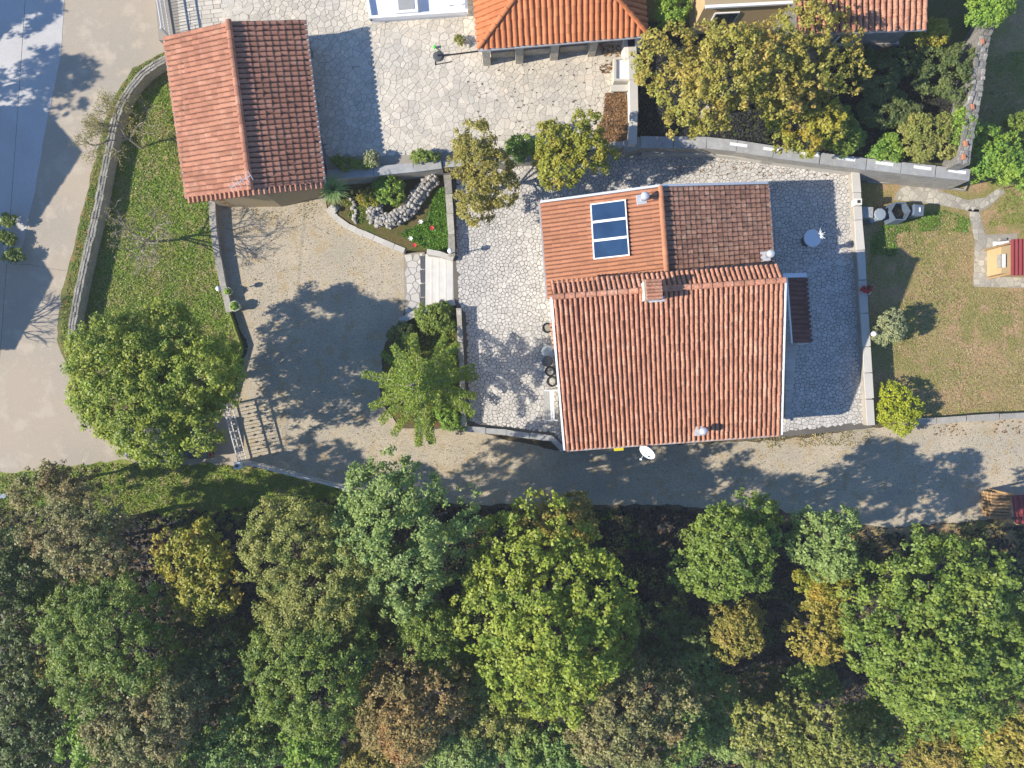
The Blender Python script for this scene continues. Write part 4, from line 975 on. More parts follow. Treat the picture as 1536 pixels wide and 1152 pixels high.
# off-frame trees across the lane (their shadows reach the lane)
def true_px(x, y, z): k = HC / (HC - z); return 768 + (x - 768) * k, 576 + (y - 576) * k
for lab, x, y, r, zc, sd_ in (('round garden tree between the two houses across the lane', -205, 180, 52, 6.0, 401), ('round garden tree at the top house across the lane', -215, 60, 40, 5.5, 402)):
    a, b = true_px(x, y, zc); crown_tree(lab, a, b, r * 1.15, r * 1.15, zc, 'green', sd_, leaf=.15)

# conifer with long feathery branches
def conifer(label, px, py, zt_, zb, seed):
    rnd = random.Random(seed); nr = np.random.default_rng(seed)
    c = P(px, py, 3.0); t = thing('conifer', (c.x, c.y, zb), label, 'tree')
    tb = MB(); tb.tube([(c.x, c.y, zb - .05), (c.x + .03, c.y, zt_ * .5), (c.x, c.y, zt_)], [.15, .09, .02], 8); tb.link('trunk', M['bark'], t, True)
    bb = MB(); C_ = []; Nn_ = []
    for i in range(52):
        h = zb + .5 + (zt_ - zb - .6) * (i / 51) ** .9; fr = 1 - (h - zb) / (zt_ - zb)
        L_ = (.35 + 2.7 * min(1.0, fr * 1.6) * rnd.uniform(.5, 1.1)); a = i * 2.4 + rnd.uniform(-.3, .3)
        d = Vector((math.cos(a), math.sin(a), 0)); p0 = Vector((c.x, c.y, h)); rise = rnd.uniform(-.05, .35)
        pts = [p0 + d * L_ * s + Vector((0, 0, L_ * (rise * s - .25 * s * s))) for s in (0, .35, .7, 1)]
        bb.tube(pts, [.035, .026, .016, .006], 5, cap=False)
        side = Vector((-d.y, d.x, 0)); n_ = int(L_ * 210)
        for _ in range(n_):
            s = rnd.uniform(.08, 1.0); j = min(2, int(s * 3)); q = pts[j].lerp(pts[j + 1], s * 3 - j if s < 1 else 1)
            wd = (.24 * (1 - .5 * s) + .05) * rnd.uniform(-1, 1)
            C_.append(q + side * wd + Vector((0, 0, rnd.uniform(-.05, .06) - abs(wd) * .1))); Nn_.append((rnd.uniform(-.6, .6), rnd.uniform(-.6, .6), 1))
    bb.link('branches', M['twig'], t)
    C_ = np.array([tuple(a) for a in C_]); ln = nr.uniform(.08, .15, len(C_))
    link('crown', quads('crown', C_, np.array(Nn_), ln, ln * .42, nr), LM['conifer'], t)
conifer('tall light green conifer with long feathery branches in the bed by the steps', 632, 578, 6.2, .4, 17)

# leafless fruit trees on the west lawn and across the lane
def bare_tree(label, x, y, ht, spread, seed, zb, leaves=0, lm='greybrown', true=False):
    rnd = random.Random(seed); nr = np.random.default_rng(seed)
    c = P(x, y, zb); t = thing('bare_tree', (c.x, c.y, zb), label, 'tree'); mb = MB(); tips = []
    def grow(p, d, L_, r, lv):
        q = p + d * L_ * .5 + Vector((rnd.uniform(-1, 1), rnd.uniform(-1, 1), rnd.uniform(-.3, .6))) * L_ * .08; e = p + d * L_
        mb.tube([p, q, e], [r, r * .8, r * .55], 5 if lv < 3 else 3, cap=False); tips.append(e)
        if lv >= 5: return
        for k in range(3 if lv else 5):
            a = rnd.uniform(0, 6.28); dv = (d + Vector((math.cos(a), math.sin(a), rnd.uniform(-.25, .35))) * rnd.uniform(.6, 1.0) * spread).normalized()
            grow(p.lerp(e, rnd.uniform(.55, 1)) if k else e, dv, L_ * rnd.uniform(.55, .8), r * .62, lv + 1)
    grow(Vector((c.x, c.y, zb - .03)), Vector((rnd.uniform(-.1, .1), rnd.uniform(-.1, .1), 1)).normalized(), ht * .33, .075, 0)
    mb.link('trunk', M['twig'], t)
    if leaves:
        tp = np.array([tuple(a) for a in tips]); C_ = tp[nr.integers(0, len(tp), leaves)] + nr.normal(size=(leaves, 3)) * .09
        link('crown', quads('crown', C_, nr.normal(size=(leaves, 3)) + np.array([0, 0, .8]), .07, .04, nr), LM[lm], t)
bare_tree('nearly leafless fruit tree in the middle of the west grass', 235, 362, 4.6, 1.15, 7, ZW, 900, 'oliveb')
bare_tree('thin leafed fruit tree nearest the garage on the west grass', 212, 222, 4.0, 1.05, 8, ZW, 3200, 'oliveb')
bare_tree('pale leafless branches rising between the golden autumn trees', 1152, 138, 5.2, 1.0, 27, ZG, 900, 'gold')
bare_tree('small leafless tree beside the house across the lane', -40, 500, 4.0, .9, 9, 0)

# spiky rosette plants
def spiky(label, px, py, z, R, n, seed, st=.3):
    rnd = random.Random(seed); c = P(px, py, z + st); t = thing('spiky_plant', (c.x, c.y, z), label, 'plant'); c.z = z + st - .2
    MB().tube([(c.x, c.y, z - .03), (c.x, c.y, z + st)], [.09, .06], 8).link('stem', M['bark'], t)
    for i in range(n):
        a = i * 2.39996; e = rnd.uniform(.05, 1.25); L_ = R * rnd.uniform(.8, 1.1); d = Vector((math.cos(a) * math.cos(e), math.sin(a) * math.cos(e), math.sin(e))); s = Vector((-math.sin(a), math.cos(a), 0))
        b = c + Vector((0, 0, .15)); m1 = b + d * L_ * .5 + Vector((0, 0, .05)); tip = b + d * L_ - Vector((0, 0, .1 * L_))
        MB().add([b - s * .018, b + s * .018, m1 + s * .026, tip, m1 - s * .026, m1 + Vector((0, 0, -.02))], [(0, 1, 2, 4), (4, 2, 3)]).link('leaf', LM['spiky'], t)
spiky('large grey green yucca at the garage corner of the rockery bed', 500, 285, ZB, .95, 110, 1, 1.5)
spiky('small fan leaved yucca behind the long retaining wall', 1279, 213, ZG, .6, 40, 2)

# serpentine rockery wall of white stones
RK = thing('rockery_wall', P(580, 320, ZB), 'serpentine wall of white rough stones curling through the rockery bed', 'wall')
cl = [(652, 262), (640, 275), (628, 290), (618, 305), (608, 318), (592, 326), (575, 330), (562, 328), (556, 320), (560, 312), (572, 310)]
rnd = random.Random(21)
def stone(c, r, parent, m='rock', nm='stone', flat=.75):
    v = []; f = []
    a0 = rnd.uniform(0, 6.28); prof = [(.75, -.5), (1.0, 0), (.62, .55)]
    for rr2, z in prof:
        for k in range(6):
            t = a0 + k * math.pi / 3 + rnd.uniform(-.25, .25); q = r * rr2 * rnd.uniform(.8, 1.2); v.append(Vector(c) + Vector((q * math.cos(t), q * math.sin(t), z * r * flat * rnd.uniform(.8, 1.2))))
    v.append(Vector(c) + Vector((0, 0, r * flat * .8)))
    for i in range(2):
        for k in range(6): f.append([i * 6 + k, i * 6 + (k + 1) % 6, (i + 1) * 6 + (k + 1) % 6, (i + 1) * 6 + k])
    for k in range(6): f.append([12 + k, 12 + (k + 1) % 6, 18])
    return link(nm, mesh(nm, v, f), M[m], parent)
cnt = 0
for i in range(len(cl) - 1):
    a, b = P(*cl[i], ZB + .4), P(*cl[i + 1], ZB + .4); d = b - a; n = Vector((-d.y, d.x, 0)).normalized(); wd = .30 if i < 6 else .24
    for s in range(max(2, int(d.length / .13))):
        for lay in range(3):
            for o_ in (-1, -.33, .33, 1):
                if lay == 2 and abs(o_) == 1: continue
                p = a.lerp(b, (s + rnd.random()) / max(2, int(d.length / .13))) + n * o_ * wd * rnd.uniform(.8, 1.15)
                if cnt < 295 or True:
                    p.z = ZB + .05 + lay * .17 + rnd.uniform(0, .05)
                    if lay > 0 or abs(o_) == 1:
                        if cnt < 298: stone(p, rnd.uniform(.07, .125), RK); cnt += 1
core = MB()
for i in range(len(cl) - 1):
    a, b = P(*cl[i], ZB + .3), P(*cl[i + 1], ZB + .3); core.bar(Vector((a.x, a.y, ZB + .13)), Vector((b.x, b.y, ZB + .13)), .5, .3)
core.link('wall_core', M['rock'], RK)
for lab, x, y, n_ in (('short row of pale stones beside the curved kerb', 530, 318, 9), ('loose pale stones under the bright rockery shrub', 572, 288, 7)):
    t = thing('stone_row', P(x, y, ZB), lab, 'stones')
    for k in range(n_): c = P(x + rnd.uniform(-4, 4) + (k - n_ / 2) * .6, y + (k - n_ / 2) * 4.2 * (1 if n_ == 9 else .6), ZB + .06); stone(c, rnd.uniform(.07, .13), t)
ab = thing('stone_ornament', P(503, 318, .5), 'small white stone ornament on the tip of the curved kerb', 'ornament')
c = P(502, 313, .6); MB().box((c.x, c.y, ZB - .02), (.4, .3, .12), .9).link('base', M['coping'], ab); stone(Vector((c.x + .05, c.y - .03, ZB + .2)), .14, ab, 'bingrey', 'boulder'); stone(Vector((c.x - .1, c.y + .1, ZB + .17)), .11, ab, 'rock', 'boulder')
# flowers
for lab, x, y, m in (('red rose bloom in the green corner of the rockery bed', 622, 368, 'flower_red'), ('white rose bloom beside the red rose', 616, 358, 'flower_white'), ('pale lily clump on the green slope of the rockery', 631, 333, 'flower_white'), ('orange rose bloom near the capped bed wall', 648, 342, 'flower_red')):
    c = P(x, y, ZB + .3); t = thing('flower', (c.x, c.y, ZB), lab, 'flower'); MB().tube([(c.x, c.y, ZB - .02), (c.x, c.y, ZB + .32)], .012, 5).link('stem', LM['green'], t)
    for k in range(6): a = k * 1.047; MB().add([Vector((c.x, c.y, ZB + .32)), Vector((c.x + .09 * math.cos(a - .45), c.y + .09 * math.sin(a - .45), ZB + .36)), Vector((c.x + .12 * math.cos(a), c.y + .12 * math.sin(a), ZB + .35)), Vector((c.x + .09 * math.cos(a + .45), c.y + .09 * math.sin(a + .45), ZB + .36))], [(0, 1, 2, 3)]).link('petal', M[m], t)

# ------------------------------------------------------------------ scattered ground cover (stuff)
def scatter(name, polypx, z, dens, ln, wd, m, seed, label, up=.3, kind_cat='grass', blade=False, excl=(), patch=None):
    nr = np.random.default_rng(seed); poly = [(p.x, p.y) for p in PL(polypx, z)]
    xs = [p[0] for p in poly]; ys = [p[1] for p in poly]; A_ = (max(xs) - min(xs)) * (max(ys) - min(ys)); N = int(A_ * dens)
    X = nr.uniform(min(xs), max(xs), N); Y = nr.uniform(min(ys), max(ys), N); k = inside_np(X, Y, poly)
    for e in excl: k &= ~inside_np(X, Y, [(p.x, p.y) for p in PL(e, z)])
    X, Y = X[k], Y[k]
    if patch:
        kk = np.array([noise.noise(Vector((x * patch[0], y * patch[0], seed * 3.1))) > patch[1] + .15 * nr.random() for x, y in zip(X, Y)]); X, Y = X[kk], Y[kk]
    N = len(X); c = np.stack([X, Y, np.full(N, z)], 1)
    L_ = ln * nr.uniform(.6, 1.4, N)
    if blade: nn = np.stack([nr.normal(size=N), nr.normal(size=N), nr.uniform(.5, 2.0, N)], 1); c[:, 2] += L_ * .18
    else: nn = np.stack([nr.normal(size=N) * up, nr.normal(size=N) * up, np.ones(N)], 1); c[:, 2] += .015 + nr.uniform(0, .02, N)
    o = link(name, quads(name, c, nn, L_, L_ * wd, nr), M[m] if m in M else LM[m]); setp(o, label, kind_cat, kind='stuff'); return o
wlp = [(256, 90), (222, 110), (190, 150), (166, 230), (148, 340), (122, 450), (117, 510), (135, 560), (240, 612), (340, 600), (358, 520), (340, 470), (316, 380), (310, 292), (300, 100)]
scatter('lawn_grass', wlp, ZW, 420, .11, .3, 'grass', 1, 'rough green grass of the west lawn by the boundary wall', blade=True)
scatter('lawn_litter', wlp, ZW + .03, 18, .06, .7, 'paleleaf', 2, 'pale fallen leaves scattered over the west lawn', kind_cat='leaves')
scatter('verge_grass', [(254, 74), (200, 104), (165, 160), (130, 298), (98, 438), (90, 508), (105, 552), (125, 590), (130, 560), (104, 500), (112, 440), (140, 310), (180, 150), (240, 92)], .06, 330, .11, .3, 'grass', 3, 'grass strip between dry stone wall and lane', blade=True)
elp = [(1312, 300), (1450, 322), (1462, 440), (1530, 436), (1600, 440), (1600, 612), (1318, 632), (1302, 430)]
scatter('east_grass', elp, ZL, 150, .09, .3, 'grassdry', 4, 'dry grass of the east lawn around the stone patio', blade=True)
scatter('bright_grass', [(1304, 315), (1420, 316), (1455, 330), (1450, 350), (1420, 345), (1345, 350), (1345, 385), (1306, 382)], ZL, 650, .12, .3, 'grassbright', 5, 'bright green grass beside the compost bins', blade=True, patch=(1.0, -.35))
scatter('bright_hedge_grass', [(1296, 254), (1362, 260), (1360, 274), (1300, 270)], ZL, 700, .14, .35, 'grassbright', 6, 'bright green ground cover under the retaining wall', blade=True)
scatter('bright_grass_patches', elp, ZL, 120, .10, .3, 'grass', 7, 'green tufts scattered through the dry east lawn', blade=True, patch=(.45, .12))
scatter('outer_lawn_grass', [(1470, 90), (1600, 60), (1600, 330), (1480, 340), (1510, 290), (1460, 262)], ZL, 250, .1, .3, 'grass', 8, 'shaded grass outside the tall rubble wall', blade=True)
scatter('east_litter', elp, ZL + .02, 24, .055, .7, 'paleleaf', 9, 'pale fallen leaves on the dry east lawn', kind_cat='leaves')
scatter('bank_grass', [(-40, 718), (150, 695), (362, 699), (522, 737), (515, 800), (380, 800), (200, 790), (-40, 800)], .01, 330, .13, .3, 'grass', 10, 'grass bank between lane and woodland', blade=True)
scatter('drive_litter', [(325, 300), (490, 290), (600, 385), (600, 470), (540, 560), (560, 640), (690, 650), (840, 690), (1300, 650), (1536, 640), (1536, 740), (1000, 745), (540, 720), (390, 690), (350, 440)], .012, 16, .045, .7, 'darkflek', 11, 'dark leaf flecks over the gravel drive', kind_cat='leaves')
scatter('drive_pebbles', [(325, 300), (490, 290), (600, 385), (600, 470), (540, 560), (560, 640), (690, 650), (840, 690), (1300, 650), (1536, 640), (1536, 740), (1000, 745), (540, 720), (390, 690), (350, 440)], .010, 30, .045, .8, 'paleleaf', 31, 'pale loose pebbles on the gravel drive', kind_cat='gravel', patch=(.5, -.1))
scatter('road_edge_leaves', [(1400, 634), (1536, 628), (1536, 650), (1400, 655)], .012, 30, .10, .7, 'deadleaf', 12, 'brown fallen leaves along the low lawn wall', kind_cat='leaves', patch=(.9, -.05))
scatter('eave_weeds', [(1130, 655), (1310, 644), (1308, 668), (1130, 672)], .01, 220, .10, .35, 'grassdry', 13, 'dry weeds along the road edge below the terrace', blade=True, patch=(1.2, -.1))
scatter('leaf_drift', [(908, 140), (935, 138), (942, 150), (942, 210), (900, 214), (890, 200), (905, 175)], ZY + .02, 900, .11, .7, 'deadleaf', 14, 'thick drift of brown leaves beside the yard wall', up=.6, kind_cat='leaves')
scatter('leaf_trail', [(895, 65), (935, 66), (928, 95), (908, 115), (895, 100), (905, 85)], ZY + .02, 200, .10, .7, 'deadleaf', 15, 'thin trail of brown leaves on the stone yard', up=.6, kind_cat='leaves', patch=(2.0, -.05))
scatter('yard_flecks', [(700, 95), (940, 90), (930, 205), (700, 215)], ZY + .015, 4, .09, .6, 'darkflek', 16, 'single dark leaves lying on the stone yard', kind_cat='leaves')
scatter('terrace_leaves', [(1010, 226), (1160, 240), (1270, 256), (1270, 268), (1010, 262)], ZT + .015, 26, .08, .7, 'deadleaf', 17, 'brown leaves on the terrace behind the house', kind_cat='leaves')
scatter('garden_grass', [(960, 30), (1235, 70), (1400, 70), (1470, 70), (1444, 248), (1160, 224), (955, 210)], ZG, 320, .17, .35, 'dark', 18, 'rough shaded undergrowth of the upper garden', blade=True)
scatter('rockery_green', [(600, 352), (640, 330), (655, 285), (668, 280), (674, 380), (640, 374)], ZB, 900, .15, .3, 'grassbright', 19, 'lush green ground cover in the rockery corner', blade=True)
scatter('rockery_tufts', [(510, 285), (545, 290), (545, 345), (520, 325)], ZB, 260, .12, .35, 'grass', 20, 'patchy tufts in the rockery near the kerb', blade=True, patch=(1.5, -.1))
scatter('bed_cover', [(600, 488), (678, 460), (692, 636), (605, 632), (578, 590)], .4, 160, .13, .4, 'grass', 22, 'low green cover in the conifer bed', blade=True)
fp = [(-60, 760), (200, 775), (520, 745), (700, 762), (1000, 762), (1200, 778), (1330, 800), (1600, 785), (1600, 1200), (-60, 1200)]
scatter('forest_undergrowth', fp, .0, 42, .30, .5, 'dark', 23, 'dim undergrowth on the woodland floor', blade=True, kind_cat='undergrowth')
def mounds(name, polypx, n, m, seed, label, rmin=.35, rmax=.9):
    nr = np.random.default_rng(seed); poly = [(p.x, p.y) for p in PL(polypx, 0)]; xs = [p[0] for p in poly]; ys = [p[1] for p in poly]; C_ = []; D_ = []
    while n > 0:
        x, y = nr.uniform(min(xs), max(xs)), nr.uniform(min(ys), max(ys))
        if not inside(x, y, poly): continue
        n -= 1; r = nr.uniform(rmin, rmax); k = int(r * r * 420); d = rdir(nr, k, 0); C_.append(d * (r * nr.uniform(.75, 1.1, k))[:, None] * np.array([1, 1, .8]) + np.array([x, y, 0])); D_.append(d + nr.normal(size=(k, 3)) * .5)
    C_ = np.concatenate(C_); C_[:, 2] = np.maximum(C_[:, 2], .04); setp(link(name, quads(name, C_, np.concatenate(D_), nr.uniform(.09, .17, len(C_)), .07, nr), LM[m]), label, 'undergrowth', kind='stuff')
mounds('forest_brush', fp, 150, 'dark', 61, 'dark green brush filling the woodland floor')
mounds('forest_brambles', fp, 70, 'olive', 62, 'olive bramble mounds on the woodland floor', .3, .7)
mounds('forest_bracken', fp, 50, 'greybrown', 63, 'brown bracken mounds on the woodland floor', .3, .6)
scatter('forest_litter', fp, .0, 22, .12, .7, 'deadleaf', 24, 'brown leaf litter on the woodland floor', kind_cat='leaves')
scatter('road_bank_grass', [(870, 762), (1010, 762), (1010, 830), (900, 820)], .0, 300, .14, .3, 'grassbright', 25, 'bright grass strip at the woodland edge below the road', blade=True, patch=(.8, -.1))
scatter('east_bank_grass', [(1205, 792), (1330, 800), (1560, 780), (1560, 850), (1330, 845), (1210, 825)], .012, 160, .11, .3, 'grassdry', 26, 'dry grass bank beside the wood store', blade=True)
scatter('drive_moss', [(330, 300), (485, 292), (470, 330), (345, 330)], .01, 90, .06, .6, 'grassdry', 27, 'mossy specks on the gravel in front of the garage', kind_cat='moss', patch=(.9, .0))

# ------------------------------------------------------------------ things
# iron gate and fence at the lane
def railing(name, label, a, b, h, nb, cat, zb=0.0, m='ironpale', posts=(0, 1), rails=(.12, .62, .98), ornaments=False):
    A_, B_ = P(*a, zb), P(*b, zb); t = thing(name, (A_.x, A_.y, zb), label, cat)
    for s in rails: MB().bar(A_ + Vector((0, 0, h * s)), B_ + Vector((0, 0, h * s)), .05, .05).link('rail', M[m], t)
    for k in range(nb):
        p = A_.lerp(B_, (k + .5) / nb); MB().bar(p + Vector((0, 0, h * .1)), p + Vector((0, 0, h * .99)), .022, .022).link('bar', M[m], t)
        if ornaments and k % 2: 
            for zz in (.33, .55, .78): MB().box(p + Vector((0, 0, h * zz)), (.07, .07, .08), .6).link('ornament', M[m], t)
    for s in posts: p = A_.lerp(B_, s); MB().box((p.x, p.y, zb - .05), (.09, .09, h + .12)).link('post', M[m], t)
    return t
railing('iron_gate', 'pale iron sliding gate with knobbed bars closing the drive', (349, 606), (372, 691), 1.25, 16, 'gate', ornaments=True)
railing('iron_fence', 'long pale iron fence along the grass bank from the gate', (378, 692), (530, 731), 1.0, 44, 'fence', posts=(0, .33, .66, 1))
p = P(371, 694, 0); gp = thing('gate_post', p, 'square white gate post with a small lamp cap', 'post')
MB().box((p.x, p.y, -.05), (.3, .3, 1.35)).link('shaft', M['plaster'], gp); MB().box((p.x, p.y, 1.3), (.36, .36, .07), 0, (.9, .9)).link('cap', M['white'], gp); MB().box((p.x, p.y, 1.37), (.14, .14, .1)).link('lamp', M['darkgrey'], gp)
railing('iron_railing', 'white iron railing at the lane side of the stone yard', (238, -60), (257, 58), 1.0, 26, 'railing', zb=ZY, m='ironpale', posts=(0, .5, 1))
# driveway lamp / pole on the bed wall
def lamp(label, x, y, zb, h):
    c = P(x, y, zb); t = thing('garden_lamp', (c.x, c.y, zb), label, 'lamp'); MB().tube([(c.x, c.y, zb - .02), (c.x, c.y, zb + h)], .03, 8).link('pole', M['darkgrey'], t); MB().lathe((c.x, c.y, zb + h), [(.05, 0), (.12, .05), (.13, .14), (.09, .22), (.03, .25)], 12).link('lamp_head', M['white'], t, True)
lamp('small white globe lamp on the bed wall beside the steps', 677, 380, 1.25, .55)
lamp('small white globe lamp on the terrace wall beside the olive tree', 1302, 502, 1.3, .45)
lamp('small white globe lamp on the low driveway wall', 331, 434, .8, .15)
# potted plants
def pot(label, x, y, zb, r, m, lm, seed, h=.36):
    c = P(x, y, zb + .2); t = thing('potted_plant', (c.x, c.y, zb), label, 'plant'); MB().lathe((c.x, c.y, zb), [(r * .7, 0), (r, h), (r * 1.06, h), (r * 1.06, h + .04), (r * .9, h + .04), (r * .88, h - .03)], 18).link('pot', M[m], t, False); MB().lathe((c.x, c.y, zb + h - .06), [(r * .9, 0), (r * .5, .05)], 12).link('earth', M['bed'], t)
    nr = np.random.default_rng(seed); N = 160; d = rdir(nr, N, 0.0); C_ = d * (r * nr.uniform(.3, .95, N))[:, None] + np.array([c.x, c.y, zb + h + .02])
    link('foliage', quads('foliage', C_, d + np.array([0, 0, .5]), .11, .07, nr), LM[lm], t)
pot('round pale pot with bright leafy plant further along the driveway wall', 344, 438, 0, .20, 'potpale', 'bright', 1)
pot('round pale pot with bright leafy plant at the end of the driveway wall', 355, 460, 0, .25, 'potpale', 'bright', 2, .45)
pot('potted plant on the slanting stair wall', 664, 455, .85, .12, 'dark', 'dark', 3, .2)
# pots, tub and furniture along the west wall of the house
for lab, x, y, r in (('round dark tub of soil beside the small tile ledge', 821, 492, .25), ('round dark tub of soil next to the closed grill', 825, 557, .25), ('round dark tub of soil next to the bench', 828, 572, .26)):
    c = P(x, y, ZT + .3); t = thing('plant_tub', (c.x, c.y, ZT), lab, 'tub'); MB().lathe((c.x, c.y, ZT), [(r * .75, 0), (r, .4), (r * 1.04, .4), (r * 1.04, .44), (r * .86, .44), (r * .84, .36)], 20).link('tub', M['dark'], t); MB().lathe((c.x, c.y, ZT + .33), [(r * .9, 0), (r * .6, .05)], 14).link('earth', M['wallstone'], t)
c = P(829, 502, 2.0); t = thing('tile_ledge', (c.x, c.y, ZT), 'small tiled ledge roof over a side window of the house', 'ledge')
q = [P(826, 484, 2.6), P(832, 524, 2.6), P(840, 523, 2.85), P(836, 484, 2.85)]; q = rect(q); q[0].z = q[1].z = 2.6; q[2].z = q[3].z = 2.85
roof_slope(t, [q[3], q[2], q[1], q[0]], 'tile', 'tilepan', pitch=.2, expo=.2, h=.06, seed=51)
for y in (q[0], q[1]): MB().bar(Vector((y.x + .05, y.y, ZT)), Vector((y.x + .05, y.y, y.z - .1)), .06, .06).link('post', M['wood'], t)
c = P(822, 528, ZT + .8); t = thing('folded_table', (c.x, c.y, ZT), 'pale blue round garden table leaning by the house wall', 'table')
MB().lathe((c.x, c.y, ZT + .7), [(.30, 0), (.32, .02), (.30, .04)], 20).link('table_top', M['binblue'], t)
for k in range(3): a = k * 2.09; MB().tube([(c.x + .24 * math.cos(a), c.y + .24 * math.sin(a), ZT), (c.x + .1 * math.cos(a), c.y + .1 * math.sin(a), ZT + .7)], .02, 6).link('leg', M['iron'], t)
c = P(821, 542, ZT + .8); t = thing('barbecue_grill', (c.x, c.y, ZT), 'closed dark grill standing between tubs and table', 'grill')
MB().lathe((c.x, c.y, ZT + .55), [(.12, 0), (.25, .1), (.27, .2), (.22, .32), (.1, .38)], 10).link('bowl', M['darkgrey'], t)
for k in range(3): a = k * 2.09; MB().tube([(c.x + .26 * math.cos(a), c.y + .26 * math.sin(a), ZT), (c.x + .1 * math.cos(a), c.y + .1 * math.sin(a), ZT + .6)], .018, 6).link('leg', M['iron'], t)
c = P(827, 608, ZT + .5); t = thing('garden_bench', (c.x, c.y, ZT), 'pale slatted swing bench beside the house wall', 'bench')
for k in range(5): MB().bar(c + Vector((-.28 + k * .1, -.7, 0)), c + Vector((-.34 + k * .1, .7, 0)), .08, .03).link('slat', M['bingrey' if k < 3 else 'whiteroof'], t)
for y in (-.72, .72):
    MB().bar(c + Vector((-.36, y, .05)), c + Vector((.3, y, .05)), .05, .05).link('arm', M['white'], t)
    for x in (-.3, .25): MB().bar(Vector((c.x + x, c.y + y, ZT)), Vector((c.x + x, c.y + y, c.z + .05)), .04, .04).link('leg', M['white'], t)
# round table on the shaded terrace
c = P(1219, 357, ZT + .75); t = thing('round_table', (c.x, c.y, ZT), 'round pale table on the shaded east terrace', 'table')
MB().lathe((c.x, c.y, ZT + .72), [(.40, 0), (.42, .015), (.41, .035)], 28).link('table_top', M['whiteroof'], t); MB().lathe((c.x, c.y, ZT), [(.28, 0), (.26, .04), (.05, .06), (.05, .72)], 16).link('pedestal', M['darkgrey'], t)
c2 = Vector((c.x + .28, c.y + .12, ZT + .755)); t = thing('dried_flowers', c2, 'spray of white dried flowers on the round terrace table', 'flowers')
for k in range(11):
    a = -1.2 + k * .33; L_ = .17 + .08 * (k % 3); MB().tube([c2, c2 + Vector((math.cos(a) * L_ * .5, math.sin(a) * L_ * .5, .12)), c2 + Vector((math.cos(a) * L_, math.sin(a) * L_, .10))], [.012, .02, .008], 5).link('stalk', M['white'], t)
# inlaid border on the terrace
ib = thing('terrace_inlay', P(1200, 365, ZT), 'thin square border line inlaid in the shaded terrace paving', 'inlay')
q = PL([(1163, 329), (1242, 329), (1242, 400), (1165, 400)], ZT + .024)
for i in range(4):
    d = (q[(i + 1) % 4] - q[i]).normalized(); MB().bar(q[i] - d * .03, q[(i + 1) % 4] - d * .045, .06, .012).link('strip', M['paverw'], ib)
# chimney-like pillar on the terrace wall
c = P(1289, 302, 1.75); t = thing('gate_pillar', (c.x, c.y, ZT), 'short square pale pillar with a hole on the terrace wall', 'pillar'); MB().box((c.x, c.y, 1.28), (.30, .30, .42)).link('shaft', M['plaster'], t); MB().box((c.x, c.y, 1.70), (.14, .14, .015)).link('opening', M['dark'], t)
# bins and composter on the lawn
c = P(1302, 318, 1.0); t = thing('storage_box', (c.x, c.y, ZL), 'grey square lidded bin against the terrace wall', 'bin'); MB().box((c.x, c.y, ZL), (.50, .48, .72), -.03, (1.06, 1.06)).link('body', M['bingrey'], t); l_ = MB().box((c.x, c.y, ZL + .722), (.56, .54, .07), -.03, (.9, .9)).link('lid', M['bingrey'], t)
for s in (-1, 1): MB().bar(Vector((c.x - .18, c.y - .18 * s, ZL + .797)), Vector((c.x + .18, c.y + .18 * s, ZL + .797)), .03, .012).link('rib', M['binblue'], l_)
c = P(1321, 321, 1.0); t = thing('water_butt', (c.x, c.y, ZL), 'pale blue round lidded butt between grey bin and composter', 'bin'); MB().lathe((c.x, c.y, ZL), [(.24, 0), (.28, .3), (.28, .7), (.30, .71), (.30, .76), (.26, .79), (.05, .80)], 10).link('body', M['binblue'], t); MB().box((c.x - .22, c.y - .2, ZL), (.3, .25, .5), .5).link('side_box', M['binblue'], t)
c = P(1350, 317, 1.0); t = thing('compost_bin', (c.x, c.y, ZL), 'open hexagonal slate composter full of dark scraps', 'composter')
R_ = .50
for k in range(6):
    a0, a1 = k * math.pi / 3 + 0.0, (k + 1) * math.pi / 3 + 0.0
    p0, p1 = Vector((math.cos(a0), math.sin(a0), 0)), Vector((math.cos(a1), math.sin(a1), 0)); cb = Vector((c.x, c.y, 0))
    v = [cb + p0 * R_ * 1.12 + Vector((0, 0, ZL)), cb + p1 * R_ * 1.12 + Vector((0, 0, ZL)), cb + p1 * R_ + Vector((0, 0, ZL + .85)), cb + p0 * R_ + Vector((0, 0, ZL + .85)), cb + p0 * R_ * .88 + Vector((0, 0, ZL + .85)), cb + p1 * R_ * .88 + Vector((0, 0, ZL + .85)), cb + p1 * R_ * .95 + Vector((0, 0, ZL + .2)), cb + p0 * R_ * .95 + Vector((0, 0, ZL + .2))]
    MB().add(v, [(0, 1, 2, 3), (3, 2, 5, 4), (4, 5, 6, 7)]).link('side_panel', M['binslate'], t)
MB().lathe((c.x, c.y, ZL + .3), [(.46, 0), (.3, .06), (.1, .1)], 6).link('compost', M['soil'], t)
for k in range(4): a = k * 1.7; MB().tube([(c.x + .2 * math.cos(a), c.y + .2 * math.sin(a), ZL + .38), (c.x + .05, c.y - .1 * k + .1, ZL + .44), (c.x + .25 * math.cos(a + 1), c.y + .2 * math.sin(a + 1), ZL + .4)], .018, 5).link('stick', M['wood'], t)
c = P(1375, 316, .9); t = thing('wheelie_bin', (c.x, c.y, ZL), 'dark slate wheeled bin at the end of the bin row', 'bin'); MB().box((c.x, c.y, ZL + .06), (.40, .44, .75), -.08, (1.15, 1.15)).link('body', M['binslate'], t); lid = MB().box((c.x + .02, c.y, ZL + .812), (.52, .56, .08), -.08, (.85, .8)).link('lid', M['binslate'], t)
MB().bar(Vector((c.x + .04, c.y - .1, ZL + .91)), Vector((c.x + .04, c.y + .1, ZL + .91)), .06, .03).link('handle', M['white'], lid)
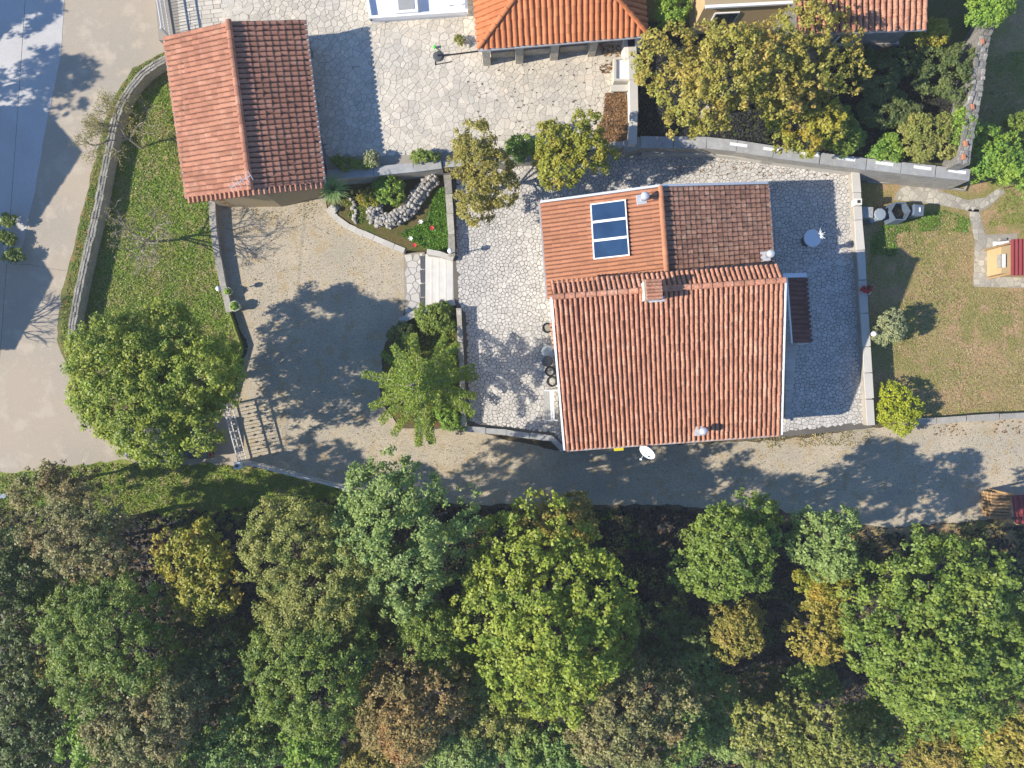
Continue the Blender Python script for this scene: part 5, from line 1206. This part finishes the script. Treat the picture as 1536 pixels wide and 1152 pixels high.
for s in (-1, 1): MB().tube([(c.x - .2, c.y + s * .2, ZL + .1), (c.x - .2, c.y + s * .25, ZL + .1)], .1, 12).link('wheel', M['rubber'], t)
# outdoor oven with red metal roof
c = P(1512, 388, 1.5); t = thing('outdoor_oven', P(1520, 388, ZL), 'yellow outdoor oven with red ribbed metal roof on the stone patio', 'oven')
q = PL([(1502, 369), (1560, 362), (1560, 412), (1502, 410)], 1.25); MB().prism(q, ZL - .02).link('wall', M['ochre'], t)
hb = MB().prism(PL([(1501, 381), (1508, 381), (1508, 401), (1501, 401)], 1.28), 1.0).link('hearth', M['concrete'], t); MB().prism(PL([(1505, 381), (1508.5, 381), (1508.5, 401), (1505, 401)], 1.33), 1.27).link('shelf', M['white'], hb)
a0, a1, a2, a3 = P(1517, 359, 2.3), P(1600, 355, 2.3), P(1600, 414, 2.0), P(1517, 413, 2.0)
rfo = MB().add([a0, a1, a2, a3] + [p - Vector((0, 0, .05)) for p in (a0, a1, a2, a3)], [(0, 1, 2, 3), (7, 6, 5, 4), (0, 1, 5, 4), (1, 2, 6, 5), (2, 3, 7, 6), (3, 0, 4, 7)]).link('metal_roof', M['redmetal'], t)
for k in range(14): s = (k + .3) / 14; MB().bar(a0.lerp(a1, s) + Vector((0, 0, .03)), a3.lerp(a2, s) + Vector((0, 0, .03)), .07, .06).link('roof_rib', M['redmetal'], rfo)
for pp in (a0, a3, a1, a2): MB().tube([(pp.x + (.12 if pp.x < 27 else -.12), pp.y + (-.12 if pp in (a0, a1) else .12), ZL), (pp.x + (.12 if pp.x < 27 else -.12), pp.y + (-.12 if pp in (a0, a1) else .12), pp.z - .04)], .05, 8).link('post', M['wood'], t)
c = P(1496, 386, .5); t = thing('gas_bottle', (c.x, c.y, ZL), 'small orange gas bottle in front of the outdoor oven', 'bottle'); MB().lathe((c.x, c.y, ZL), [(.09, 0), (.11, .05), (.11, .3), (.06, .38), (.03, .45)], 12).link('body', M['terra'], t, True); MB().tube([(c.x, c.y, ZL + .44), (c.x + .16, c.y, ZL + .5)], .02, 6).link('hose', M['dark'], t)
c = P(1502, 365, .3); t = thing('stone_slab', (c.x, c.y, ZL), 'rough white stone slab lying beside the outdoor oven', 'stone'); rnd = random.Random(9); MB().box((c.x, c.y, ZL), (.7, .22, .22), .06, (.9, .7)).link('slab', M['white'], t); MB().box((c.x + .1, c.y + .2, ZL), (.4, .14, .12), .1, (.8, .8)).link('chip', M['rock'], t)
# wood store
t = thing('wood_store', P(1530, 770, 0), 'open wood store with red metal roof beside the gravel road', 'shed')
a0, a1, a2, a3 = P(1518, 743, 1.9), P(1620, 738, 1.9), P(1620, 780, 1.65), P(1524, 786, 1.65)
rfo = MB().add([a0, a1, a2, a3] + [p - Vector((0, 0, .05)) for p in (a0, a1, a2, a3)], [(3, 2, 1, 0), (4, 5, 6, 7), (0, 1, 5, 4), (1, 2, 6, 5), (2, 3, 7, 6), (3, 0, 4, 7)]).link('metal_roof', M['redmetal'], t)
for k in range(12): s = (k + .3) / 12; MB().bar(a0.lerp(a1, s) + Vector((0, 0, .03)), a3.lerp(a2, s) + Vector((0, 0, .03)), .07, .06).link('roof_rib', M['redmetal'], rfo)
for pp in (a0, a1, a2, a3): MB().tube([(pp.x + (.15 if pp.x < 27 else -.15), pp.y, -.03), (pp.x + (.15 if pp.x < 27 else -.15), pp.y, pp.z - .06)], .06, 8).link('post', M['wood'], t)
lg = thing('log_pile', P(1514, 765, 0), 'stack of split firewood logs beside the wood store post', 'logs')
rnd = random.Random(77)
for lay in range(5):
    for k in range(8):
        y0 = a0.y - .1 - k * .16; MB().tube([(a0.x - .22 + rnd.uniform(-.06, .06), y0, .08 + lay * .15), (a0.x + .8, y0 - .06, .08 + lay * .15)], .075, 6).link('log', M['wood'], lg)
# black round stand with green-handled broom, pole lying on the yard
c = P(657, 85, ZY); t = thing('parasol_stand', (c.x, c.y, ZY), 'black round parasol stand on the sunny stone yard', 'parasol stand'); MB().lathe((c.x, c.y, ZY), [(.24, 0), (.25, .05), (.2, .09), (.05, .11), (.04, .35), (.03, .36)], 20).link('base', M['darkgrey'], t)
c2 = Vector((c.x - .14, c.y + .42, ZY)); t = thing('watering_can', c2, 'small green watering can beside the black parasol stand', 'watering can'); MB().lathe(c2, [(.06, 0), (.07, .16), (.05, .18)], 10).link('body', M['greenplastic'], t); MB().tube([c2 + Vector((.04, -.05, .06)), c2 + Vector((.1, -.26, .16))], .02, 6).link('spout', M['potpale'], t)
t = thing('wooden_pole', P(690, 78, ZY), 'long dark wooden pole lying from the parasol stand to the orange roof', 'pole'); MB().tube([P(664, 83.5, ZY + .05), P(718, 76.5, ZY + .05)], .035, 8).link('shaft', M['dark'], t); MB().lathe(P(664, 83.5, ZY + .0), [(.05, 0), (.05, .1)], 8).link('end_knob', M['darkgrey'], t)
t = thing('drain_channel', P(660, 95, ZY), 'short dark drain slot in the stone yard near the parasol stand', 'drain'); MB().bar(P(653, 97, ZY + .02), P(678, 92.5, ZY + .02), .04, .015).link('slot', M['dark'], t); MB().bar(P(653, 92, ZY + .022), P(653.3, 98, ZY + .022), .05, .015).link('end_slot', M['dark'], t)
rnd = random.Random(4)
crown_tree('tiny weed growing between the sunlit yard stones', 690, 60, 7, 6, ZY + .16, 'olive', 501, zb=ZY, leaf=.09, name='weed', cat='weed', lobe=.6, trunk=.012, sigma=.04)
# white masonry barbecue and tray by the yard wall
c = P(945, 72, 2.3); t = thing('masonry_barbecue', (c.x, c.y, ZY), 'white masonry barbecue with niche beside the orange roof', 'barbecue')
MB().box((c.x, c.y, ZY), (.55, .95, .85), .05).link('body', M['plaster'], t); MB().box((c.x + .05, c.y + .2, ZY + .852), (.32, .34, .02), .05).link('fire_tray', M['dark'], t); MB().box((c.x + .32, c.y + .3, ZY), (.22, .5, 1.5), .05).link('chimney_block', M['plaster'], t)
c = P(935, 105, 2.0); t = thing('stone_sink', (c.x, c.y, ZY), 'white square sink basin in a pale frame by the yard wall', 'sink')
for dx, dy, sx, sy in ((-.40, 0, .1, 1.1), (.40, 0, .1, 1.1), (0, .5, .7, .1), (0, -.5, .7, .1)): MB().box((c.x + dx, c.y + dy, ZY), (sx, sy, .62)).link('rim', M['coping'], t)
MB().box((c.x, c.y, ZY), (.7, .9, .5)).link('basin', M['white'], t)
c = P(932, 133, 1.8); t = thing('stone_bench', (c.x, c.y, ZY), 'pale stone seat between sink and leaf drift', 'seat'); MB().box((c.x, c.y, ZY + .3), (1.0, .3, .1), .03).link('seat', M['coping'], t)
for s in (-.4, .4): MB().box((c.x + s, c.y, ZY), (.12, .26, .3), .03).link('leg', M['coping'], t)
# overhead cable along the lane with its poles outside the picture
W = lambda x, y, z: P(x, y, z)
pa, pb = P(52, -220, 7.0), P(-82, 1500, 7.0)
t = thing('overhead_cable', Vector((pa.x, pa.y, 0)), 'thin overhead cable strung along the lane between poles', 'cable')
pts = [pa.lerp(pb, i / 16) - Vector((0, 0, .25 * 4 * (i / 16) * (1 - i / 16))) for i in range(17)]; MB().tube(pts, .008, 5).link('wire', M['dark'], t)
for p in (pa, pb): MB().tube([(p.x, p.y, -.1), (p.x, p.y, 7.2)], [.12, .08], 8).link('pole', M['wood'], t)
c = P(3, 746, .6); t = thing('pipe_end', (c.x, c.y, 0), 'pale plastic pipe lying on the grass bank by the lane', 'pipe'); MB().tube([P(-12, 749, .12), P(9, 743, .12)], .1, 10).link('tube', M['binblue'], t); MB().lathe(P(9, 743, .03), [(.12, 0), (.12, .18)], 10).link('socket', M['binblue'], t)

# parked car under the big tree
def car(label, px, py):
    c = P(px, py, .6); t = thing('parked_car', (c.x, c.y, 0), label, 'car'); L_, W2 = 4.2, .86
    prof = [(-2.1, .42), (-2.08, .75), (-1.95, .90), (-1.1, .95), (-.45, 1.40), (.2, 1.46), (1.0, 1.40), (1.55, 1.02), (2.0, .96), (2.1, .7), (2.08, .4), (1.75, .28), (-1.8, .28)]
    v = []; n = len(prof); f = []
    for s, ins_ in ((-1, 1), (1, 1)):
        for x, z in prof: v.append((c.x + x, c.y + s * W2 * (1.0 if z < 1.0 else 1.0 - (z - .95) * .45), z))
    f = [list(range(n))[::-1], [i + n for i in range(n)]] + [[i, (i + 1) % n, (i + 1) % n + n, i + n] for i in range(n)]
    body_ = link('body', mesh('body', v, f), M['carpaint'], t); bv = body_.modifiers.new('bevel', 'BEVEL'); bv.width = .05; bv.segments = 2
    for (x0, z0, x1, z1), nm in (((-1.02, 1.01, -.5, 1.385), 'windscreen'), ((1.07, 1.37, 1.5, 1.07), 'rear_window')):
        MB().add([(c.x + x0, c.y - .66, z0 + .012), (c.x + x0, c.y + .66, z0 + .012), (c.x + x1, c.y + .6, z1 + .012), (c.x + x1, c.y - .6, z1 + .012)], [(0, 1, 2, 3)]).link(nm, M['window'], t)
    for s in (-1, 1):
        MB().add([(c.x - .75, c.y + s * .845, 1.02), (c.x + 1.25, c.y + s * .845, 1.02), (c.x + .95, c.y + s * .70, 1.36), (c.x - .4, c.y + s * .70, 1.36)], [(0, 1, 2, 3)]).link('side_window', M['window'], t)
        MB().box((c.x - .75, c.y + s * .95, .95), (.12, .16, .12)).link('mirror', M['carpaint'], t)
        MB().box((c.x - 2.05, c.y + s * .6, .68), (.1, .34, .14)).link('headlight', M['whiteroof'], t); MB().box((c.x + 2.04, c.y + s * .62, .72), (.1, .28, .14)).link('tail_light', M['red'], t)
        for x in (-1.3, 1.3):
            wh = MB().tube([(c.x + x, c.y + s * .70, .32), (c.x + x, c.y + s * .88, .32)], .32, 18).link('wheel', M['rubber'], t); MB().tube([(c.x + x, c.y + s * .87, .32), (c.x + x, c.y + s * .895, .32)], .19, 12).link('rim', M['alu'], wh)
car('black parked car mostly hidden under the big bright green tree', 256, 661)

# person in red bending at the terrace wall
def person(label, px, py, zb):
    c = P(px, py, 1.2); b = Vector((c.x, c.y, zb)); t = thing('person', b, label, 'person')
    J = {'pel': (0, -.02, .92), 'sp1': (.0, .08, 1.10), 'sp2': (-.02, .16, 1.28), 'neck': (-.06, .14, 1.44), 'head': (-.09, .08, 1.56),
         'shL': (-.19, .14, 1.36), 'elL': (-.30, .00, 1.14), 'haL': (-.30, -.20, 1.10), 'shR': (.16, .16, 1.36), 'elR': (.24, -.02, 1.14), 'haR': (.10, -.20, 1.12),
         'hiL': (-.10, -.03, .88), 'knL': (-.11, -.08, .48), 'anL': (-.11, -.03, .08), 'toL': (-.12, -.2, .03), 'hiR': (.10, -.03, .88), 'knR': (.12, -.05, .48), 'anR': (.12, .02, .08), 'toR': (.14, -.16, .03)}
    def skin(name, chain, rad, m, root):
        names = list(dict.fromkeys(x for e in chain for x in e)); ix = {n: i for i, n in enumerate(names)}
        me = bpy.data.meshes.new(name); me.from_pydata([tuple(b + Vector(J[n])) for n in names], [(ix[a], ix[d]) for a, d in chain], [])
        o = link(name, me, M[m], t); sk = o.modifiers.new('skin', 'SKIN'); sk.use_smooth_shade = True
        for i, n in enumerate(names): me.skin_vertices[0].data[i].radius = (rad[n], rad[n]); me.skin_vertices[0].data[i].use_root = (n == root)
        o.modifiers.new('sub', 'SUBSURF').levels = 1; o.modifiers['sub'].render_levels = 2; return o
    R_ = dict(pel=.15, sp1=.14, sp2=.16, neck=.055, head=.10, shL=.075, elL=.05, haL=.035, shR=.075, elR=.05, haR=.035, hiL=.095, knL=.065, anL=.045, toL=.035, hiR=.095, knR=.065, anR=.045, toR=.035)
    E = [('pel', 'sp1'), ('sp1', 'sp2'), ('sp2', 'neck'), ('neck', 'head'), ('sp2', 'shL'), ('shL', 'elL'), ('elL', 'haL'), ('sp2', 'shR'), ('shR', 'elR'), ('elR', 'haR'), ('pel', 'hiL'), ('hiL', 'knL'), ('knL', 'anL'), ('anL', 'toL'), ('pel', 'hiR'), ('hiR', 'knR'), ('knR', 'anR'), ('anR', 'toR')]
    skin('body', E, R_, 'skin', 'pel')
    Rj = {k: v * 1.22 for k, v in R_.items()}; Rj['sp2'] = .20; Rj['sp1'] = .185; Rj['pel'] = .175
    skin('jacket', [('pel', 'sp1'), ('sp1', 'sp2'), ('sp2', 'shL'), ('shL', 'elL'), ('sp2', 'shR'), ('shR', 'elR')], Rj, 'red', 'pel')
    skin('trousers', [('pel', 'hiL'), ('hiL', 'knL'), ('knL', 'anL'), ('pel', 'hiR'), ('hiR', 'knR'), ('knR', 'anR')], {**Rj, 'pel': .165}, 'navy', 'pel')
    h = b + Vector(J['head']); MB().lathe(h + Vector((0, .02, .0)), [(.108, -.02), (.118, .03), (.10, .085), (.05, .12), (.01, .13)], 14).link('hair', M['hair'], t, True)
    for s in (-1, 1): MB().lathe(h + Vector((s * .038, -.092, -.01)), [(.004, -.01), (.012, 0), (.004, .01)], 8).link('eye', M['dark'], t)
    for s, hn in ((-1, 'haL'), (1, 'haR')):
        p = b + Vector(J[hn])
        for k in range(5):
            o_ = Vector(((-.032 + k * .016), -.02, 0)) if k < 4 else Vector((-s * .035, .0, .0)); l_ = (.07, .08, .075, .06, .05)[k]; dd = Vector((0, -1, -.3)) if k < 4 else Vector((-s * .7, -.7, -.2)); MB().tube([p + o_, p + o_ + dd.normalized() * l_ * .6, p + o_ + dd.normalized() * l_ * .8 + Vector((0, 0, -l_ * .35))], [.010, .009, .007], 6).link('finger', M['skin'], t)
    for a in ('toL', 'toR'): p = b + Vector(J[a]); MB().box((p.x, p.y + .06, zb), (.1, .27, .08), 0, (.8, .85)).link('shoe', M['dark'], t)
person('person in a red jacket and dark trousers standing at the terrace wall', 1297, 437, ZL)

# haze volume added to lift the blacks and soften contrast
hz = MB().add([(x, y, z) for z in (-1.1, 36.8) for x, y in ((-204, -204), (204, -204), (204, 204), (-204, 204))], [(3, 2, 1, 0), (4, 5, 6, 7), (0, 1, 5, 4), (1, 2, 6, 5), (2, 3, 7, 6), (3, 0, 4, 7)]).link('haze', None)
hm = bpy.data.materials.new('haze'); hm.use_nodes = True; hm.node_tree.nodes.clear()
ho = hm.node_tree.nodes.new('ShaderNodeOutputMaterial'); pv = hm.node_tree.nodes.new('ShaderNodeVolumePrincipled'); pv.inputs['Color'].default_value = (.9, .9, .9, 1); pv.inputs['Density'].default_value = .0006
hm.node_tree.links.new(pv.outputs[0], ho.inputs['Volume']); hz.data.materials.append(hm); hz['kind'] = 'stuff'; hz['label'] = 'thin pale haze added over the whole place to lift the dark tones'; hz['category'] = 'haze'
